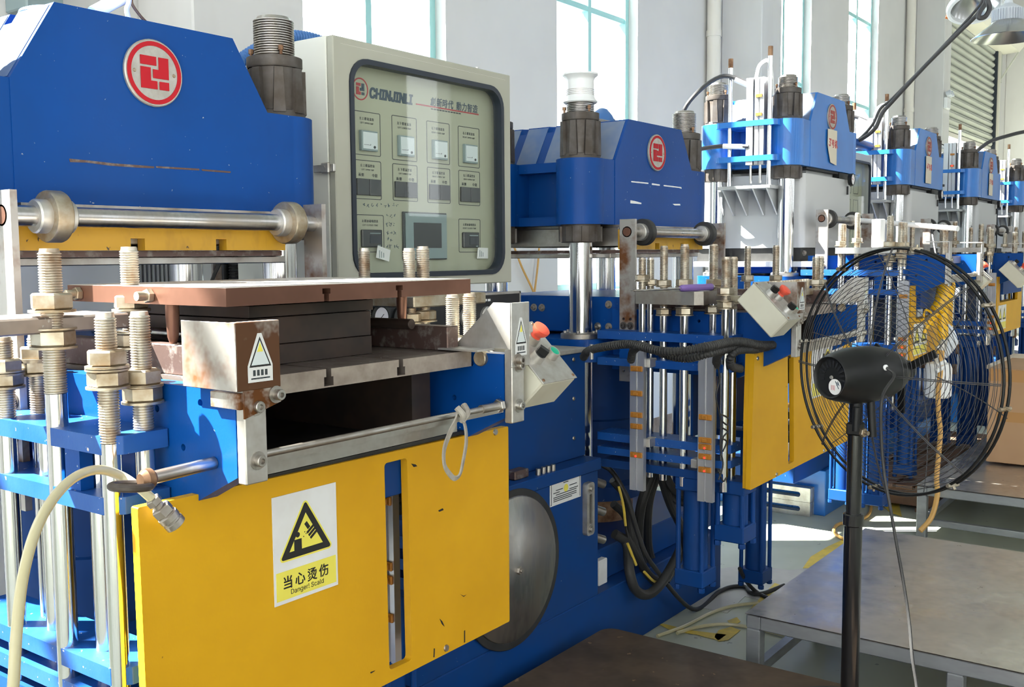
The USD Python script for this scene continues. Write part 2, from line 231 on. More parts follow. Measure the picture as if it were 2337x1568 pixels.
GLYPHS = json.loads(r'''{"当": "p9,2,11,4,78,5,77,17,16,17,16,26,17,27,77,28,78,38,13,38,13,49,24,50,16,69,11,74,13,79,20,81,33,60,33,54,27,52,27,49,44,50,44,84,45,85,55,85,56,84,57,49,70,50,70,52,67,53,66,56,70,65,73,67,73,71,78,81,81,82,89,79,89,74,75,50,87,49,89,48,89,-10,87,-12,78,-12,77,-7,11,-7,9,-5", "心": "p75,45,75,49,78,51,86,49,97,21,97,16,98,15,97,10,91,7,88,9,83,28|p28,57,37,57,39,56,39,1,65,1,69,5,69,18,70,21,75,21,80,18,80,6,77,-4,72,-8,42,-10,41,-8,34,-8,30,-5,28,-2|p33,74,38,81,42,81,50,73,53,73,60,65,62,65,67,60,67,56,62,51,59,51,50,62,47,62|p3,9,8,29,9,30,11,46,13,49,22,48,20,29,19,28,19,21,17,21,14,6,11,4", "烫": "p8,-12,3,-2,8,-1,23,1,36,7,44,19,45,29,51,31,52,35,54,35,59,40,59,43,66,50,65,54,58,54,52,42,39,31,36,31,31,35,31,38,36,40,47,53,40,54,38,53,34,57,34,62,54,70,55,72,33,73,30,71,30,68,25,68,17,74,11,76,9,78,11,82,19,84,31,76,33,76,34,82,80,82,83,81,84,76,66,66,65,64,94,63,92,40,91,39,89,29,83,25,83,23,86,23,86,18,72,5,72,3,83,1,84,-1,95,-1,97,-5,94,-12,78,-10,69,-7,59,-2,52,6,51,9,49,8,48,6,42,-1,25,-8|h67,35,68,34,79,34,83,44,82,54,77,54,75,52,75,48|h55,24,58,14,65,9,66,12,70,15,70,18,75,24,70,24,67,34,65,34,61,28|p12,12,22,18,22,21,27,26,34,23,31,15,22,6,14,7|p5,59,5,63,8,67,17,65,27,60,26,55,33,48,31,43,25,38,25,35,17,29,14,23,8,28,8,32,20,45,22,50", "伤": "p28,-5,28,-2,36,1,45,11,52,25,51,34,33,34,34,46,28,49,28,52,39,64,47,84,50,85,58,82,55,75,55,70,94,70,94,59,66,59,66,51,64,50,65,43,92,43,91,3,87,-5,83,-8,63,-8,62,-3,61,-2,61,1,77,1,80,3,80,12,81,13,80,34,65,34,63,32,61,20,55,6,39,-10,34,-12|h37,45,38,43,53,43,55,47,55,58,47,59|p0,42,2,46,9,53,13,60,16,62,25,84,28,85,36,82,34,76,25,59,25,-10,14,-10,14,38,11,38,8,34,5,34,3,40", "号": "p3,34,3,45,5,46,95,46,97,45,97,35,95,34,38,34,36,30,37,28,83,27,84,26,83,7,80,-2,70,-12,45,-12,41,-2,42,1,64,1,67,5,68,15,17,15,22,33|p16,49,16,82,84,82,84,49|h30,63,70,62,70,69,30,70", "机": "p0,13,0,18,5,23,6,29,9,31,16,47,15,51,5,51,2,54,2,63,3,65,19,65,19,85,20,87,31,87,34,65,47,65,47,79,48,81,86,81,86,3,89,3,89,20,94,21,102,15,100,-5,97,-10,94,-12,80,-12,73,-7,73,67,61,66,61,43,59,42,58,15,50,-4,42,-13,39,-13,34,-8,30,-13,20,-13,19,-12,18,20,16,19,12,10,8,6|h33,45,44,34,47,34,47,51,33,51|h33,2,35,1,37,3,44,16,43,20,38,20,34,23", "創": "p67,-5,67,-1,83,0,83,84,91,85,92,84,92,-5,87,-10,80,-10,80,-12,70,-12|p62,73,64,74,72,74,73,73,73,17,72,15,63,15|p2,-2,2,1,8,9,9,20,11,20,11,29,12,30,12,50,6,49,6,52,3,54,3,59,12,64,29,81,31,85,37,84,39,78,42,75,45,74,59,63,58,57,54,55,55,23,21,23,20,20,55,20,55,-10,45,-10,44,-5,29,-5,28,-10,19,-10,17,-8,16,3,14,2,12,-4,9,-7,6,-7|h34,67,41,59,41,54,52,54,48,60,45,60,37,68|h23,34,23,31,45,31,44,34|h28,5,45,4,45,10,29,10|h45,44,43,46,23,46,22,42,45,42|h19,56,19,54,30,54,31,56,24,62", "新": "p3,7,8,12,13,23,3,24,3,34,23,35,23,42,3,42,3,51,14,52,11,65,5,65,5,74,22,74,20,84,23,85,30,85,35,74,52,74,55,76,81,81,86,84,94,77,94,74,64,67,65,51,97,51,97,42,88,42,86,39,86,-10,84,-12,77,-12,77,39,74,42,64,41,64,26,63,25,61,6,53,-10,50,-10,45,-5,47,2,42,3,39,13,34,18,33,-5,28,-8,17,-8,16,1,23,2,23,24,20,24,20,17,11,1,6,1,3,4|h33,36,35,34,52,34,53,41,34,42|h44,24,49,12,51,12,53,24|h46,65,42,55,43,51,53,51,53,65|h33,22,36,21,36,24,33,24|h22,65,25,51,31,51,34,58,34,65", "時": "p6,77,37,77,38,53,61,53,61,63,41,63,41,73,60,73,61,84,63,85,72,85,72,73,94,73,94,63,72,63,72,53,98,52,98,45,97,43,86,42,86,35,97,35,97,26,86,25,86,-2,81,-10,78,-12,63,-12,59,-5,61,0,73,-2,75,0,74,26,53,25,53,22,59,17,60,14,66,7,58,-1,55,1,50,12,44,17,44,21,48,23,48,26,38,25,37,9,16,9,14,-1,6,1|h38,43,38,35,75,36,74,43|h16,21,18,18,26,18,28,20,28,38,26,40,18,40,16,38|h28,67,16,68,16,50,28,50", "代": "p0,40,17,59,30,84,39,82,39,76,30,61,30,51,54,53,53,84,64,84,64,64,66,63,66,56,79,56,80,57,91,57,92,59,95,59,97,56,97,48,67,44,72,17,77,8,83,1,87,3,89,18,94,18,96,15,98,15,98,4,95,-5,91,-10,84,-12,70,-4,61,15,56,43,40,42,39,40,33,40,31,42,30,-10,28,-12,20,-12,19,-10,19,41,16,41,8,32,5,32,3,38|p70,76,70,79,73,82,80,82,95,67,95,63,93,63,91,60,86,60", "動": "p3,-7,3,2,23,4,25,7,24,10,6,10,5,12,6,20,24,21,23,23,6,23,6,56,25,57,24,59,3,59,3,68,6,69,5,71,5,79,50,84,53,79,53,74,35,73,34,69,55,68,56,61,62,60,64,63,64,84,73,84,75,82,74,62,76,60,95,60,94,7,92,6,91,-5,86,-10,67,-10,66,-1,79,-1,83,6,84,50,74,51,69,15,61,-1,50,-12,47,-12,41,-4|h53,20,55,16,57,17,61,27,62,51,53,50,53,23,34,22,35,20|h44,7,52,7,53,10,34,10,35,6,43,6|h35,59,35,56,52,56,51,59|h34,32,43,31,44,35,35,35|h34,44,43,43,44,47,35,48|h12,71,12,68,24,68,25,70|h25,33,23,35,16,35,16,31,24,31|h25,46,23,48,16,48,16,44,24,43", "力": "p5,-7,5,-2,9,0,13,4,15,4,28,19,36,34,38,48,39,49,38,52,8,53,6,54,6,62,8,63,39,64,39,84,41,85,50,85,51,64,92,63,89,12,88,11,86,-2,81,-8,78,-10,56,-10,53,-4,53,1,71,-1,76,6,78,24,80,25,80,43,81,44,80,52,50,52,45,28,34,7,22,-5,19,-5,12,-12,9,-12,8,-7", "智": "p3,32,3,37,17,43,20,49,20,51,3,51,3,60,5,61,3,65,9,72,14,81,14,85,25,84,24,78,48,77,50,76,48,68,35,68,35,60,53,60,53,76,91,76,91,38,52,39,48,35,83,34,83,-10,81,-12,73,-12,71,-7,29,-7,28,-12,19,-12,17,-10,17,30,13,31,8,28|h62,50,65,48,79,48,81,50,81,66,63,66|h28,3,71,3,72,8,29,9|h28,19,71,18,72,24,29,24|h37,49,48,43,50,40,53,40,53,51,38,51|h22,35,23,34,39,35,30,43|h18,68,16,60,23,61,23,68", "造": "p3,-4,3,-1,6,2,9,3,16,8,16,36,3,37,3,46,27,46,27,8,37,3,42,2,43,1,98,2,98,-2,95,-8,41,-8,28,-4,26,-1,20,-1,11,-10,8,-10|p30,60,36,67,42,84,52,82,50,73,57,73,58,85,67,85,69,84,69,73,92,73,92,63,69,63,69,53,97,52,97,45,95,43,30,43,30,52,31,53|h46,63,39,55,40,53,57,53,58,63|p38,38,87,38,89,37,89,7,87,6,38,6|h47,16,78,15,78,28,47,29|p6,74,6,77,9,81,16,81,28,68,30,63,25,59,20,59,16,63,15,66", "左": "p2,2,22,28,30,49,30,57,8,58,8,65,34,65,38,85,45,82,43,65,92,65,92,58,41,57,35,42,90,40,90,33,63,32,63,1,95,0,95,-7,23,-7,23,0,55,1,54,32,31,32,17,5,10,-2,5,-2", "右": "p5,13,5,17,17,28,32,54,31,57,8,58,8,65,37,65,43,85,47,82,46,65,95,65,95,58,41,57,35,44,36,38,87,37,87,-10,80,-10,78,-5,36,-5,35,-10,28,-10,26,25,10,10|h36,30,36,3,80,3,79,30", "上": "p5,-5,5,2,42,3,43,82,50,82,51,53,87,52,87,45,50,44,50,4,95,2,95,-5", "下": "p5,70,5,77,95,77,95,70,53,69,53,53,82,37,88,28,83,25,67,37,53,42,52,-10,45,-10,45,69", "模": "p33,-7,33,-3,44,0,55,9,54,12,35,13,35,20,60,22,59,27,40,28,40,60,50,60,50,69,35,70,35,75,49,78,50,85,57,85,59,78,71,78,73,85,80,85,81,78,92,77,95,70,81,70,80,62,90,60,90,28,69,27,68,22,95,20,92,13,75,11,81,3,95,-3,95,-7,92,-10,83,-7,64,10,55,-2,37,-10|h48,34,81,33,82,41,49,42|h48,49,81,48,82,54,49,55|h58,70,58,60,72,60,72,69|p3,18,17,54,16,57,5,58,5,65,17,65,18,85,25,85,25,66,35,65,35,58,25,56,25,51,35,37,35,30,30,28,30,34,25,34,25,-10,18,-10,17,25,13,24,7,13", "電": "p18,0,18,35,85,35,85,5,54,5,53,1,56,-2,86,-2,90,10,95,7,92,-7,48,-7,44,5,24,5,22,0|h52,24,76,23,77,29,54,30|h54,18,54,10,77,11,76,17|h22,14,26,10,45,11,44,17,24,17|h22,24,44,23,45,29,24,30|p8,48,8,67,45,69,44,75,13,75,13,80,87,80,87,75,56,75,53,69,92,67,92,48,85,48,84,62,53,62,52,40,45,40,44,62,16,62,15,48|p17,47,40,47,40,43,18,43|p83,47,82,43,58,43,60,47|p58,53,60,57,80,57,80,53|p20,57,40,57,40,53,20,53", "流": "p10,78,10,82,17,82,31,72,57,73,58,85,62,85,68,73,95,72,95,65,80,63,80,58,90,50,95,40,88,38,84,45,35,40,33,47,37,48,47,58,48,64,33,65,31,70,23,68|h53,57,53,50,76,50,78,54,73,58,72,65,62,65|p75,35,82,35,83,1,89,0,90,10,95,10,92,-7,78,-7,75,-2|p58,-5,58,35,65,35,65,-5|p28,-5,40,16,40,35,47,35,45,8,35,-7|p8,0,23,27,27,30,30,20,23,12,15,-7,10,-7|p5,50,8,55,12,55,22,50,25,40", "表": "p5,15,8,20,27,28,35,36,8,38,8,45,45,46,44,55,15,55,15,60,44,60,44,67,13,68,10,75,44,75,48,85,52,85,54,75,90,75,90,68,53,67,53,60,85,60,85,55,56,55,52,46,92,45,92,38,60,36,60,28,66,23,72,23,80,32,90,32,90,28,76,20,73,14,83,5,95,2,92,-5,85,-5,73,3,60,15,49,36,33,24,33,4,39,3,57,10,60,3,55,0,25,-10,22,-5,25,17,15,13", "温": "p25,-7,25,0,35,1,35,32,90,32,90,1,95,0,95,-7|h72,2,82,1,82,25,73,24|h58,2,67,1,67,25,58,24|h50,23,40,24,41,0,50,1|p38,80,85,80,85,40,38,40|h45,49,76,48,77,56,46,57|h45,64,76,63,77,71,46,72|p8,0,23,30,27,30,30,23,17,-2,10,-7|p10,78,13,82,17,82,27,77,30,68|p5,48,8,55,12,55,25,47,25,43,20,40", "控": "p33,-7,33,0,62,1,62,24,43,25,43,33,90,32,87,25,70,24,70,1,97,0,95,-7|p42,35,38,38,38,42,45,45,55,60,62,57,57,48|p3,25,5,30,17,34,17,57,5,58,5,65,17,66,18,85,22,85,23,66,36,62,38,72,62,73,60,82,63,85,67,82,71,73,95,72,95,55,88,55,86,65,44,65,42,55,23,57,23,36,32,37,32,30,23,27,22,-7,17,-10,8,-10,5,-5,17,1,17,22,5,20|p70,53,70,57,75,60,92,40,85,38", "兩": "p5,73,5,80,95,80,95,73,53,71,54,60,87,60,87,-5,85,-8,68,-5,68,0,82,2,82,7,75,8,69,20,60,8,53,10,52,-5,45,-5,45,9,38,10,33,23,30,22,27,10,18,7,17,-10,13,-10,10,-7,10,57,13,60,44,60,45,71|h55,12,65,34,60,45,67,45,78,16,82,15,82,52,53,52,53,13|h18,16,25,18,27,26,25,45,32,45,40,23,45,23,44,52,18,52", "側": "p75,-3,84,-2,87,1,88,82,92,82,92,-7,75,-10|p70,75,75,75,75,13,70,13|p7,35,3,45,15,61,23,82,30,82,23,64,22,-10,15,-10,15,42,10,42|p32,77,62,77,62,15,57,14,60,3,65,0,62,-5,58,-5,53,3,50,8,52,15,43,15,42,3,35,-3,35,-7,28,-7,38,13,33,15|h40,22,54,20,55,34,41,35|h40,42,54,40,55,54,41,55|h40,62,54,60,55,72,41,72", "中": "p10,18,10,67,44,68,45,85,52,85,53,68,90,67,90,20,83,20,81,25,53,25,52,-10,45,-10,44,25,19,25,17,18|h52,34,82,33,82,59,53,60|h18,34,45,33,45,60,18,60", "間": "p30,-5,30,37,67,37,67,0,39,0,37,-5|h38,7,59,5,62,14,59,17,39,17|h39,32,38,23,62,23,59,32|p68,-2,81,-2,85,1,85,44,55,45,55,80,92,80,92,-2,87,-10,70,-10|h62,52,81,50,85,59,64,60|h62,66,81,65,85,71,81,75,64,75|p10,80,45,80,45,45,18,44,17,-10,10,-10|h18,52,37,50,37,59,18,60|h18,66,37,65,37,74,18,75", "加": "p58,72,90,72,90,-7,85,-7,84,0,66,0,65,-7,58,-7|h65,9,85,9,84,65,65,64|p3,-5,15,16,18,50,20,52,19,57,5,58,5,65,19,65,20,82,27,82,28,65,50,65,47,3,45,-5,40,-7,25,-7,25,0,37,0,40,6,40,40,42,41,42,57,29,57,25,54,25,28,20,8,10,-7", "硫": "p35,-7,35,-3,42,3,47,16,48,39,43,43,43,47,55,59,55,65,43,65,43,72,64,73,63,85,70,85,73,73,92,72,92,65,80,63,95,45,95,40,51,42,52,8,40,-10|h66,65,61,50,79,50,80,54,75,58,78,64|p78,37,85,37,85,-1,89,-2,90,7,95,7,92,-7,78,-5|p62,37,70,35,70,-5,63,-5|p3,30,17,69,16,72,5,73,5,80,37,80,37,73,26,72,23,69,20,49,35,47,35,3,19,2,17,-5,13,-5,12,27,5,25|h18,12,30,11,29,40,18,39"}''')


def glyph_shape(ch):
    g = None
    for ring in GLYPHS[ch].split('|'):
        c = np.array([float(q) for q in ring[1:].split(',')]).reshape(-1, 2) / 100
        p = Polygon(c).buffer(0); g = p if g is None else g.difference(p) if ring[0] == 'h' else g.union(p)
    return g


def text_shape(s, h, gap=0.04, width=1.0):
    """Chinese lettering as an outline: characters h tall reading along +x from the origin."""
    parts, x = [], 0.0
    for ch in s:
        if ch != ' ': parts.append(affinity.affine_transform(glyph_shape(ch), [h * width, 0, 0, h, x, 0]))
        x += h * (1 + gap) * width * (0.5 if ch == ' ' else 1)
    return unary_union(parts), x


def put_text(mesh_xy, at, ex, ey, wide=None):
    """Lays lettering made in the xy plane onto a surface: at its lower left corner, ex along the reading direction, ey up the letters."""
    v = np.asarray(mesh_xy.vertices, float).copy()
    if wide: v[:, 0] *= wide / v[:, 0].max()
    ex, ey = np.asarray(ex, float), np.asarray(ey, float); n = np.cross(ex, ey)
    return tm(np.asarray(at) + v[:, :1] * ex + v[:, 1:2] * ey + v[:, 2:3] * n, mesh_xy.faces)


# ------------------------------------------------------------------ things and parts
class Thing:
    pass


COUNT = {}
SHIFT = np.zeros(3)     # moves the parts being built, set and cleared around a sub-assembly


def free(parent, name):
    k = COUNT.get((parent, name), 0); COUNT[(parent, name)] = k + 1
    return f'{parent}/{name}' + (f'_{k:03d}' if k else '')


def tag(prim, label=None, category=None, group=None, kind=None):
    for k, v in (('label', label), ('category', category), ('group', group), ('kind', kind)):
        if v: prim.SetCustomDataByKey(k, v)


def thing(name, label, category, at, group=None, kind=None):
    t = Thing(); t.path = free('/World', name); t.at = np.asarray(at, float)
    x = UsdGeom.Xform.Define(stage, t.path); x.AddTranslateOp().Set(Gf.Vec3d(*map(float, t.at)))
    t.prim = x.GetPrim(); tag(t.prim, label, category, group, kind)
    return t


def part(owner, name, mesh, material, smooth=35, label=None, kind=None):
    """One mesh of a thing (or of a part: then a sub-part). Points are given in room coordinates."""
    if isinstance(mesh, list): mesh = cat(*mesh)
    t = Thing(); t.path = free(owner.path, name); t.at = owner.at
    g = usdkit.mesh(stage, t.path, tm(np.asarray(mesh.vertices) + SHIFT - t.at, mesh.faces), material, smooth=smooth)
    t.prim = g.GetPrim(); tag(t.prim, label, None, None, kind)
    return t


def solo(name, label, category, mesh, material, at=None, group=None, kind=None, smooth=35):
    """A thing that is one mesh."""
    if isinstance(mesh, list): mesh = cat(*mesh)
    v = np.asarray(mesh.vertices); at = np.array([*(v[:, :2].min(0) + v[:, :2].max(0)) / 2, v[:, 2].min()]) if at is None else np.asarray(at, float)
    t = Thing(); t.path = free('/World', name); t.at = at
    g = usdkit.mesh(stage, t.path, tm(v - at, mesh.faces), material, smooth=smooth); g.AddTranslateOp().Set(Gf.Vec3d(*map(float, at)))
    t.prim = g.GetPrim(); tag(t.prim, label, category, group, kind)
    return t


def copy_of(src, at, label, group=None):
    """Another of the same kind standing elsewhere: an instance of the first one under the next number."""
    name = src.path.split('/')[-1]; t = Thing(); t.path = free('/World', name); t.at = np.asarray(at, float)
    x = UsdGeom.Xform.Define(stage, t.path); r = x.GetPrim(); r.GetReferences().AddInternalReference(src.path); r.SetInstanceable(True)
    x.GetOrderedXformOps()[0].Set(Gf.Vec3d(*map(float, t.at))) if x.GetOrderedXformOps() else x.AddTranslateOp().Set(Gf.Vec3d(*map(float, t.at)))
    t.prim = r; tag(r, label, src.prim.GetCustomDataByKey('category'), group)
    return t


# ------------------------------------------------------------------ materials
M = {}


def srgb(r, g, b):
    return tuple(((c / 255) / 12.92 if c / 255 <= .04045 else ((c / 255 + .055) / 1.055) ** 2.4) for c in (r, g, b))


def mat(key, col, rough=0.5, metal=0.0, col2=None, scale=6.0, lo=0.35, hi=0.65, chips=None, chip_scale=60.0, chip_at=0.72, bump=0.0, bump_scale=80.0, rough2=None, spec=0.5, coat=0.0, stretch=None, detail=4.0, emit=0.0):
    """A painted or bare surface: two tones broken up by noise, optional chips or rust spots, optional fine relief."""
    n = {'geo': ('geometry', {}), 'map': ('mapping', {'scale': stretch or (1, 1, 1)}), 'n1': ('noise_texture', {'scale': scale, 'detail': detail, 'roughness': .6}),
         'p': ('principled_bsdf', {'base_color': col, 'roughness': rough, 'metallic': metal, 'specular_ior_level': spec, 'coat_weight': coat, 'coat_roughness': .12})}
    L = [('geo.position', 'map.vector'), ('map.vector', 'n1.vector')]
    last = None
    if col2 is not None:
        n['r1'] = ('map_range', {'from_min': lo, 'from_max': hi, 'clamp': True}); n['m1'] = ('mix_color', {'a': col, 'b': col2})
        L += [('n1.fac', 'r1.value'), ('r1.result', 'm1.fac')]; last = 'm1.result'
    if chips is not None:
        n['n2'] = ('noise_texture', {'scale': chip_scale, 'detail': 3.0, 'roughness': .55}); n['r2'] = ('map_range', {'from_min': chip_at, 'from_max': chip_at + .02, 'clamp': True})
        n['m2'] = ('mix_color', {'a': col, 'b': chips}); L += [('map.vector', 'n2.vector'), ('n2.fac', 'r2.value'), ('r2.result', 'm2.fac')]
        if last: L.append((last, 'm2.a'))
        last = 'm2.result'
    if last: L.append((last, 'p.base_color'))
    if rough2 is not None:
        n['rr'] = ('map_range', {'from_min': lo, 'from_max': hi, 'to_min': rough, 'to_max': rough2, 'clamp': True}); L += [('n1.fac', 'rr.value'), ('rr.result', 'p.roughness')]
    if bump > 0:
        n['n3'] = ('noise_texture', {'scale': bump_scale, 'detail': 3.0}); n['b'] = ('bump', {'strength': .35, 'distance': bump})
        L += [('map.vector', 'n3.vector'), ('n3.fac', 'b.height'), ('b.normal', 'p.normal')]
    if emit > 0: n['p'][1].update({'emission_color': col, 'emission_strength': emit})
    M[key] = usdkit.material(stage, f'/World/Looks/{key}', n, L, surface='p.BSDF'); return M[key]


BLUE, BLUE2 = (0.001, 0.058, 0.285), (0.0015, 0.050, 0.235)
mat('blue_paint', BLUE, .45, spec=.17, col2=BLUE2, scale=2.5, chips=(.35, .38, .42), chip_scale=95, chip_at=.735, bump=.0006, bump_scale=160, coat=.06)
mat('blue_worn', BLUE, .44, spec=.35, col2=(.018, .09, .33), scale=5, chips=(.55, .5, .48), chip_scale=70, chip_at=.69, bump=.0008, bump_scale=120)
mat('blue_dusty', (.20, .24, .33), .7, col2=(.05, .13, .34), scale=3.2, lo=.42, hi=.7)
mat('blue_dark', (.002, .046, .21), .5, spec=.2, col2=(.010, .045, .17), scale=3, chips=(.2, .22, .25), chip_scale=70, chip_at=.74)
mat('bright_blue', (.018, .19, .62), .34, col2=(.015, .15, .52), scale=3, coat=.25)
mat('yellow_paint', (.66, .36, .010), .46, spec=.25, col2=(.58, .30, .008), scale=2.2, chips=(.22, .12, .02), chip_scale=34, chip_at=.75, bump=.0004, bump_scale=150)
mat('yellow_old', (.60, .33, .02), .45, col2=(.30, .15, .02), scale=9, lo=.5, hi=.75, chips=(.08, .05, .02), chip_scale=60, chip_at=.70, stretch=(1, 1, .5))
mat('chrome', (.74, .75, .76), .13, metal=1, col2=(.66, .66, .66), scale=8, rough2=.17, stretch=(1, 1, .25))
mat('chrome_dull', (.55, .55, .55), .24, metal=1, col2=(.42, .38, .34), scale=9, rough2=.38, stretch=(1, 1, .3))
mat('steel', (.52, .51, .49), .34, metal=1, col2=(.36, .32, .28), scale=10, rough2=.5, bump=.0005)
mat('steel_light', (.62, .62, .61), .42, metal=.85, col2=(.45, .42, .38), scale=12, rough2=.55)
mat('steel_rusty', (.46, .44, .42), .42, metal=.8, col2=(.20, .085, .035), scale=9, lo=.48, hi=.68, rough2=.75, bump=.0008)
mat('bracket_rust', (.50, .48, .45), .4, metal=.75, col2=(.17, .065, .02), scale=16, lo=.43, hi=.60, rough2=.8)
mat('nut_steel', (.50, .46, .38), .38, metal=.9, col2=(.33, .25, .16), scale=18, rough2=.55)
mat('nut_dark', (.115, .105, .10), .48, metal=.5, col2=(.075, .06, .05), scale=14, rough2=.62, bump=.0008)
mat('thread_steel', (.58, .54, .47), .36, metal=.9, col2=(.36, .25, .16), scale=16, lo=.45, hi=.7, rough2=.5)
mat('bracket_front', (.36, .33, .30), .45, metal=.6, col2=(.13, .060, .030), scale=12, lo=.36, hi=.5, rough2=.8)
mat('rust_rod', (.33, .20, .12), .5, metal=.7, col2=(.16, .08, .045), scale=20, rough2=.7)
mat('copper_plate', (.215, .105, .072), .42, metal=.7, col2=(.145, .07, .048), scale=5, rough2=.52, bump=.0005, bump_scale=60)
mat('brown_steel', (.13, .085, .075), .45, metal=.6, col2=(.30, .27, .25), scale=38, lo=.52, hi=.72, rough2=.62, bump=.0012, bump_scale=60)
mat('mold_dark', (.075, .05, .04), .4, metal=.6, col2=(.045, .038, .035), scale=8, rough2=.55, bump=.0006)
mat('platen_steel', (.30, .26, .235), .42, metal=.75, col2=(.18, .145, .13), scale=7, lo=.4, hi=.7, rough2=.6, chips=(.42, .41, .40), chip_scale=45, chip_at=.66, bump=.0006)
mat('platen_face', (.42, .36, .31), .5, metal=.5, col2=(.27, .22, .19), scale=14, rough2=.6, bump=.0006)
mat('black_rubber', (.016, .016, .017), .55, col2=(.03, .03, .03), scale=10)
mat('black_plastic', (.006, .0065, .007), .42, spec=.3, col2=(.016, .017, .018), scale=6, rough2=.42)
mat('black_tray', (.012, .012, .012), .5, col2=(.03, .028, .025), scale=5, rough2=.35)
mat('black_gloss', (.008, .008, .009), .16, coat=.3)
mat('black_panel', (.014, .015, .018), .42)
mat('cream', (.74, .75, .70), .42, col2=(.69, .69, .63), scale=3, chips=(.33, .31, .26), chip_scale=26, chip_at=.74)
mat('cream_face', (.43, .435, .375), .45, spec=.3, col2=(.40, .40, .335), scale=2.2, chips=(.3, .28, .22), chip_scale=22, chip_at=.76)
mat('panel_cream', (.40, .41, .31), .5)
mat('box_cream', (.62, .61, .51), .42, col2=(.55, .53, .43), scale=5, chips=(.2, .15, .1), chip_scale=50, chip_at=.73)
mat('hood_grey', (.45, .46, .47), .38, col2=(.39, .40, .41), scale=2, coat=.15)
mat('gasket', (.012, .02, .035), .45)
mat('print_dark', (.035, .045, .05), .6)
mat('print_blue', (.045, .075, .11), .6)
mat('print_red', (.42, .035, .045), .55)
mat('red_enamel', (.42, .012, .022), .5, spec=.2)
mat('red_button', (.75, .09, .05), .35)
mat('green_button', (.0, .42, .25), .35)
mat('badge_silver', (.46, .45, .42), .38, metal=.55, col2=(.38, .36, .32), scale=40)
mat('white_paper', (.78, .78, .78), .6)
mat('sign_white', (.72, .73, .74), .42, col2=(.66, .66, .66), scale=12)
mat('sign_yellow', (.78, .70, .10), .45)
mat('sign_black', (.012, .012, .012), .5)
mat('paper_cream', (.66, .60, .49), .65)
mat('screen', (.028, .032, .038), .25)
mat('bezel', (.22, .29, .30), .4)
mat('meter_face', (.62, .68, .70), .35)
mat('dial_face', (.55, .55, .62), .4)
mat('alu', (.62, .63, .66), .34, metal=.8, col2=(.52, .52, .54), scale=8, stretch=(1, 1, .1))
mat('white_plastic', (.80, .81, .82), .4, coat=.1)
mat('sensor_orange', (.42, .17, .02), .45)
mat('red_led', (1.0, .03, .02), .4, emit=2.5)
mat('green_led', (.3, 1.0, .1), .4, emit=2.0)
mat('wall_paint', (.66, .655, .645), .8, col2=(.62, .615, .605), scale=1.5, bump=.002, bump_scale=9)
mat('pilaster_paint', (.66, .655, .645), .8, col2=(.58, .57, .555), scale=2.0, lo=.5, hi=.8, bump=.002, bump_scale=9, stretch=(1, 1, .3))
mat('teal_frame', (.36, .66, .66), .4)
mat('pipe_cream', (.72, .69, .62), .5)
mat('shutter_grey', (.52, .54, .48), .45, col2=(.46, .48, .43), scale=1.2)
mat('shutter_box', (.70, .68, .60), .5)
mat('floor_green', (.47, .50, .41), .34, col2=(.40, .43, .35), scale=1.3, chips=(.22, .23, .2), chip_scale=16, chip_at=.70, rough2=.5, bump=.0015, bump_scale=14)
mat('floor_concrete', (.50, .49, .47), .62, col2=(.40, .39, .37), scale=3, chips=(.2, .2, .2), chip_scale=40, chip_at=.71, bump=.002)
mat('tape_yellow', (.72, .52, .06), .6, col2=(.5, .38, .08), scale=14)
mat('plate_top', (.74, .70, .66), .38, metal=.45, col2=(.66, .60, .55), scale=5)
mat('platform_steel', (.70, .665, .61), .22, metal=.85, col2=(.50, .46, .41), scale=3.2, lo=.35, hi=.7, rough2=.42, bump=.004, bump_scale=5, chips=(.16, .12, .09), chip_scale=26, chip_at=.73)
mat('platform_frame', (.40, .42, .44), .38, metal=.7, col2=(.30, .31, .33), scale=14, rough2=.5, stretch=(.3, .3, 1))
mat('board_brown', (.105, .070, .045), .5, metal=.25, col2=(.055, .040, .030), scale=4, lo=.4, hi=.65, chips=(.25, .16, .09), chip_scale=24, chip_at=.70, rough2=.65, bump=.002, bump_scale=30)
mat('cardboard', (.44, .27, .15), .75, col2=(.40, .24, .13), scale=2)
mat('packing_tape', (.42, .22, .08), .3)
mat('pallet_wood', (.20, .10, .055), .7, col2=(.12, .065, .04), scale=5, stretch=(.3, 2, 2))
mat('hood_light', (.52, .53, .54), .4)
mat('pale_board', (.80, .70, .58), .6)
mat('hose_clear', (.55, .51, .34), .3, col2=(.50, .45, .27), scale=8, coat=.3)
mat('hose_orange', (.60, .34, .10), .4)
mat('gun_yellow', (.80, .45, .01), .35)
mat('cloth', (.36, .34, .30), .85, col2=(.27, .24, .21), scale=30)
mat('cable_grey', (.05, .05, .055), .45)
mat('purple_grip', (.22, .13, .42), .35)
mat('red_faded', (.36, .09, .08), .6, spec=.2)
mat('lamp_alu', (.60, .60, .60), .22, metal=1, col2=(.5, .5, .5), scale=5)
mat('lamp_white', (.62, .66, .72), .45)
mat('lamp_amber', (.75, .25, .05), .4)
mat('spool_white', (.78, .80, .82), .25)
mat('dark_void', (.01, .011, .014), .7)
mat('dusty_grey', (.32, .31, .29), .7, col2=(.22, .21, .20), scale=12)
mat('coil_blue', (.05, .16, .42), .5)
mat('ridged_grey', (.42, .42, .41), .6)
mat('ceiling_white', (.5, .5, .49), .8)
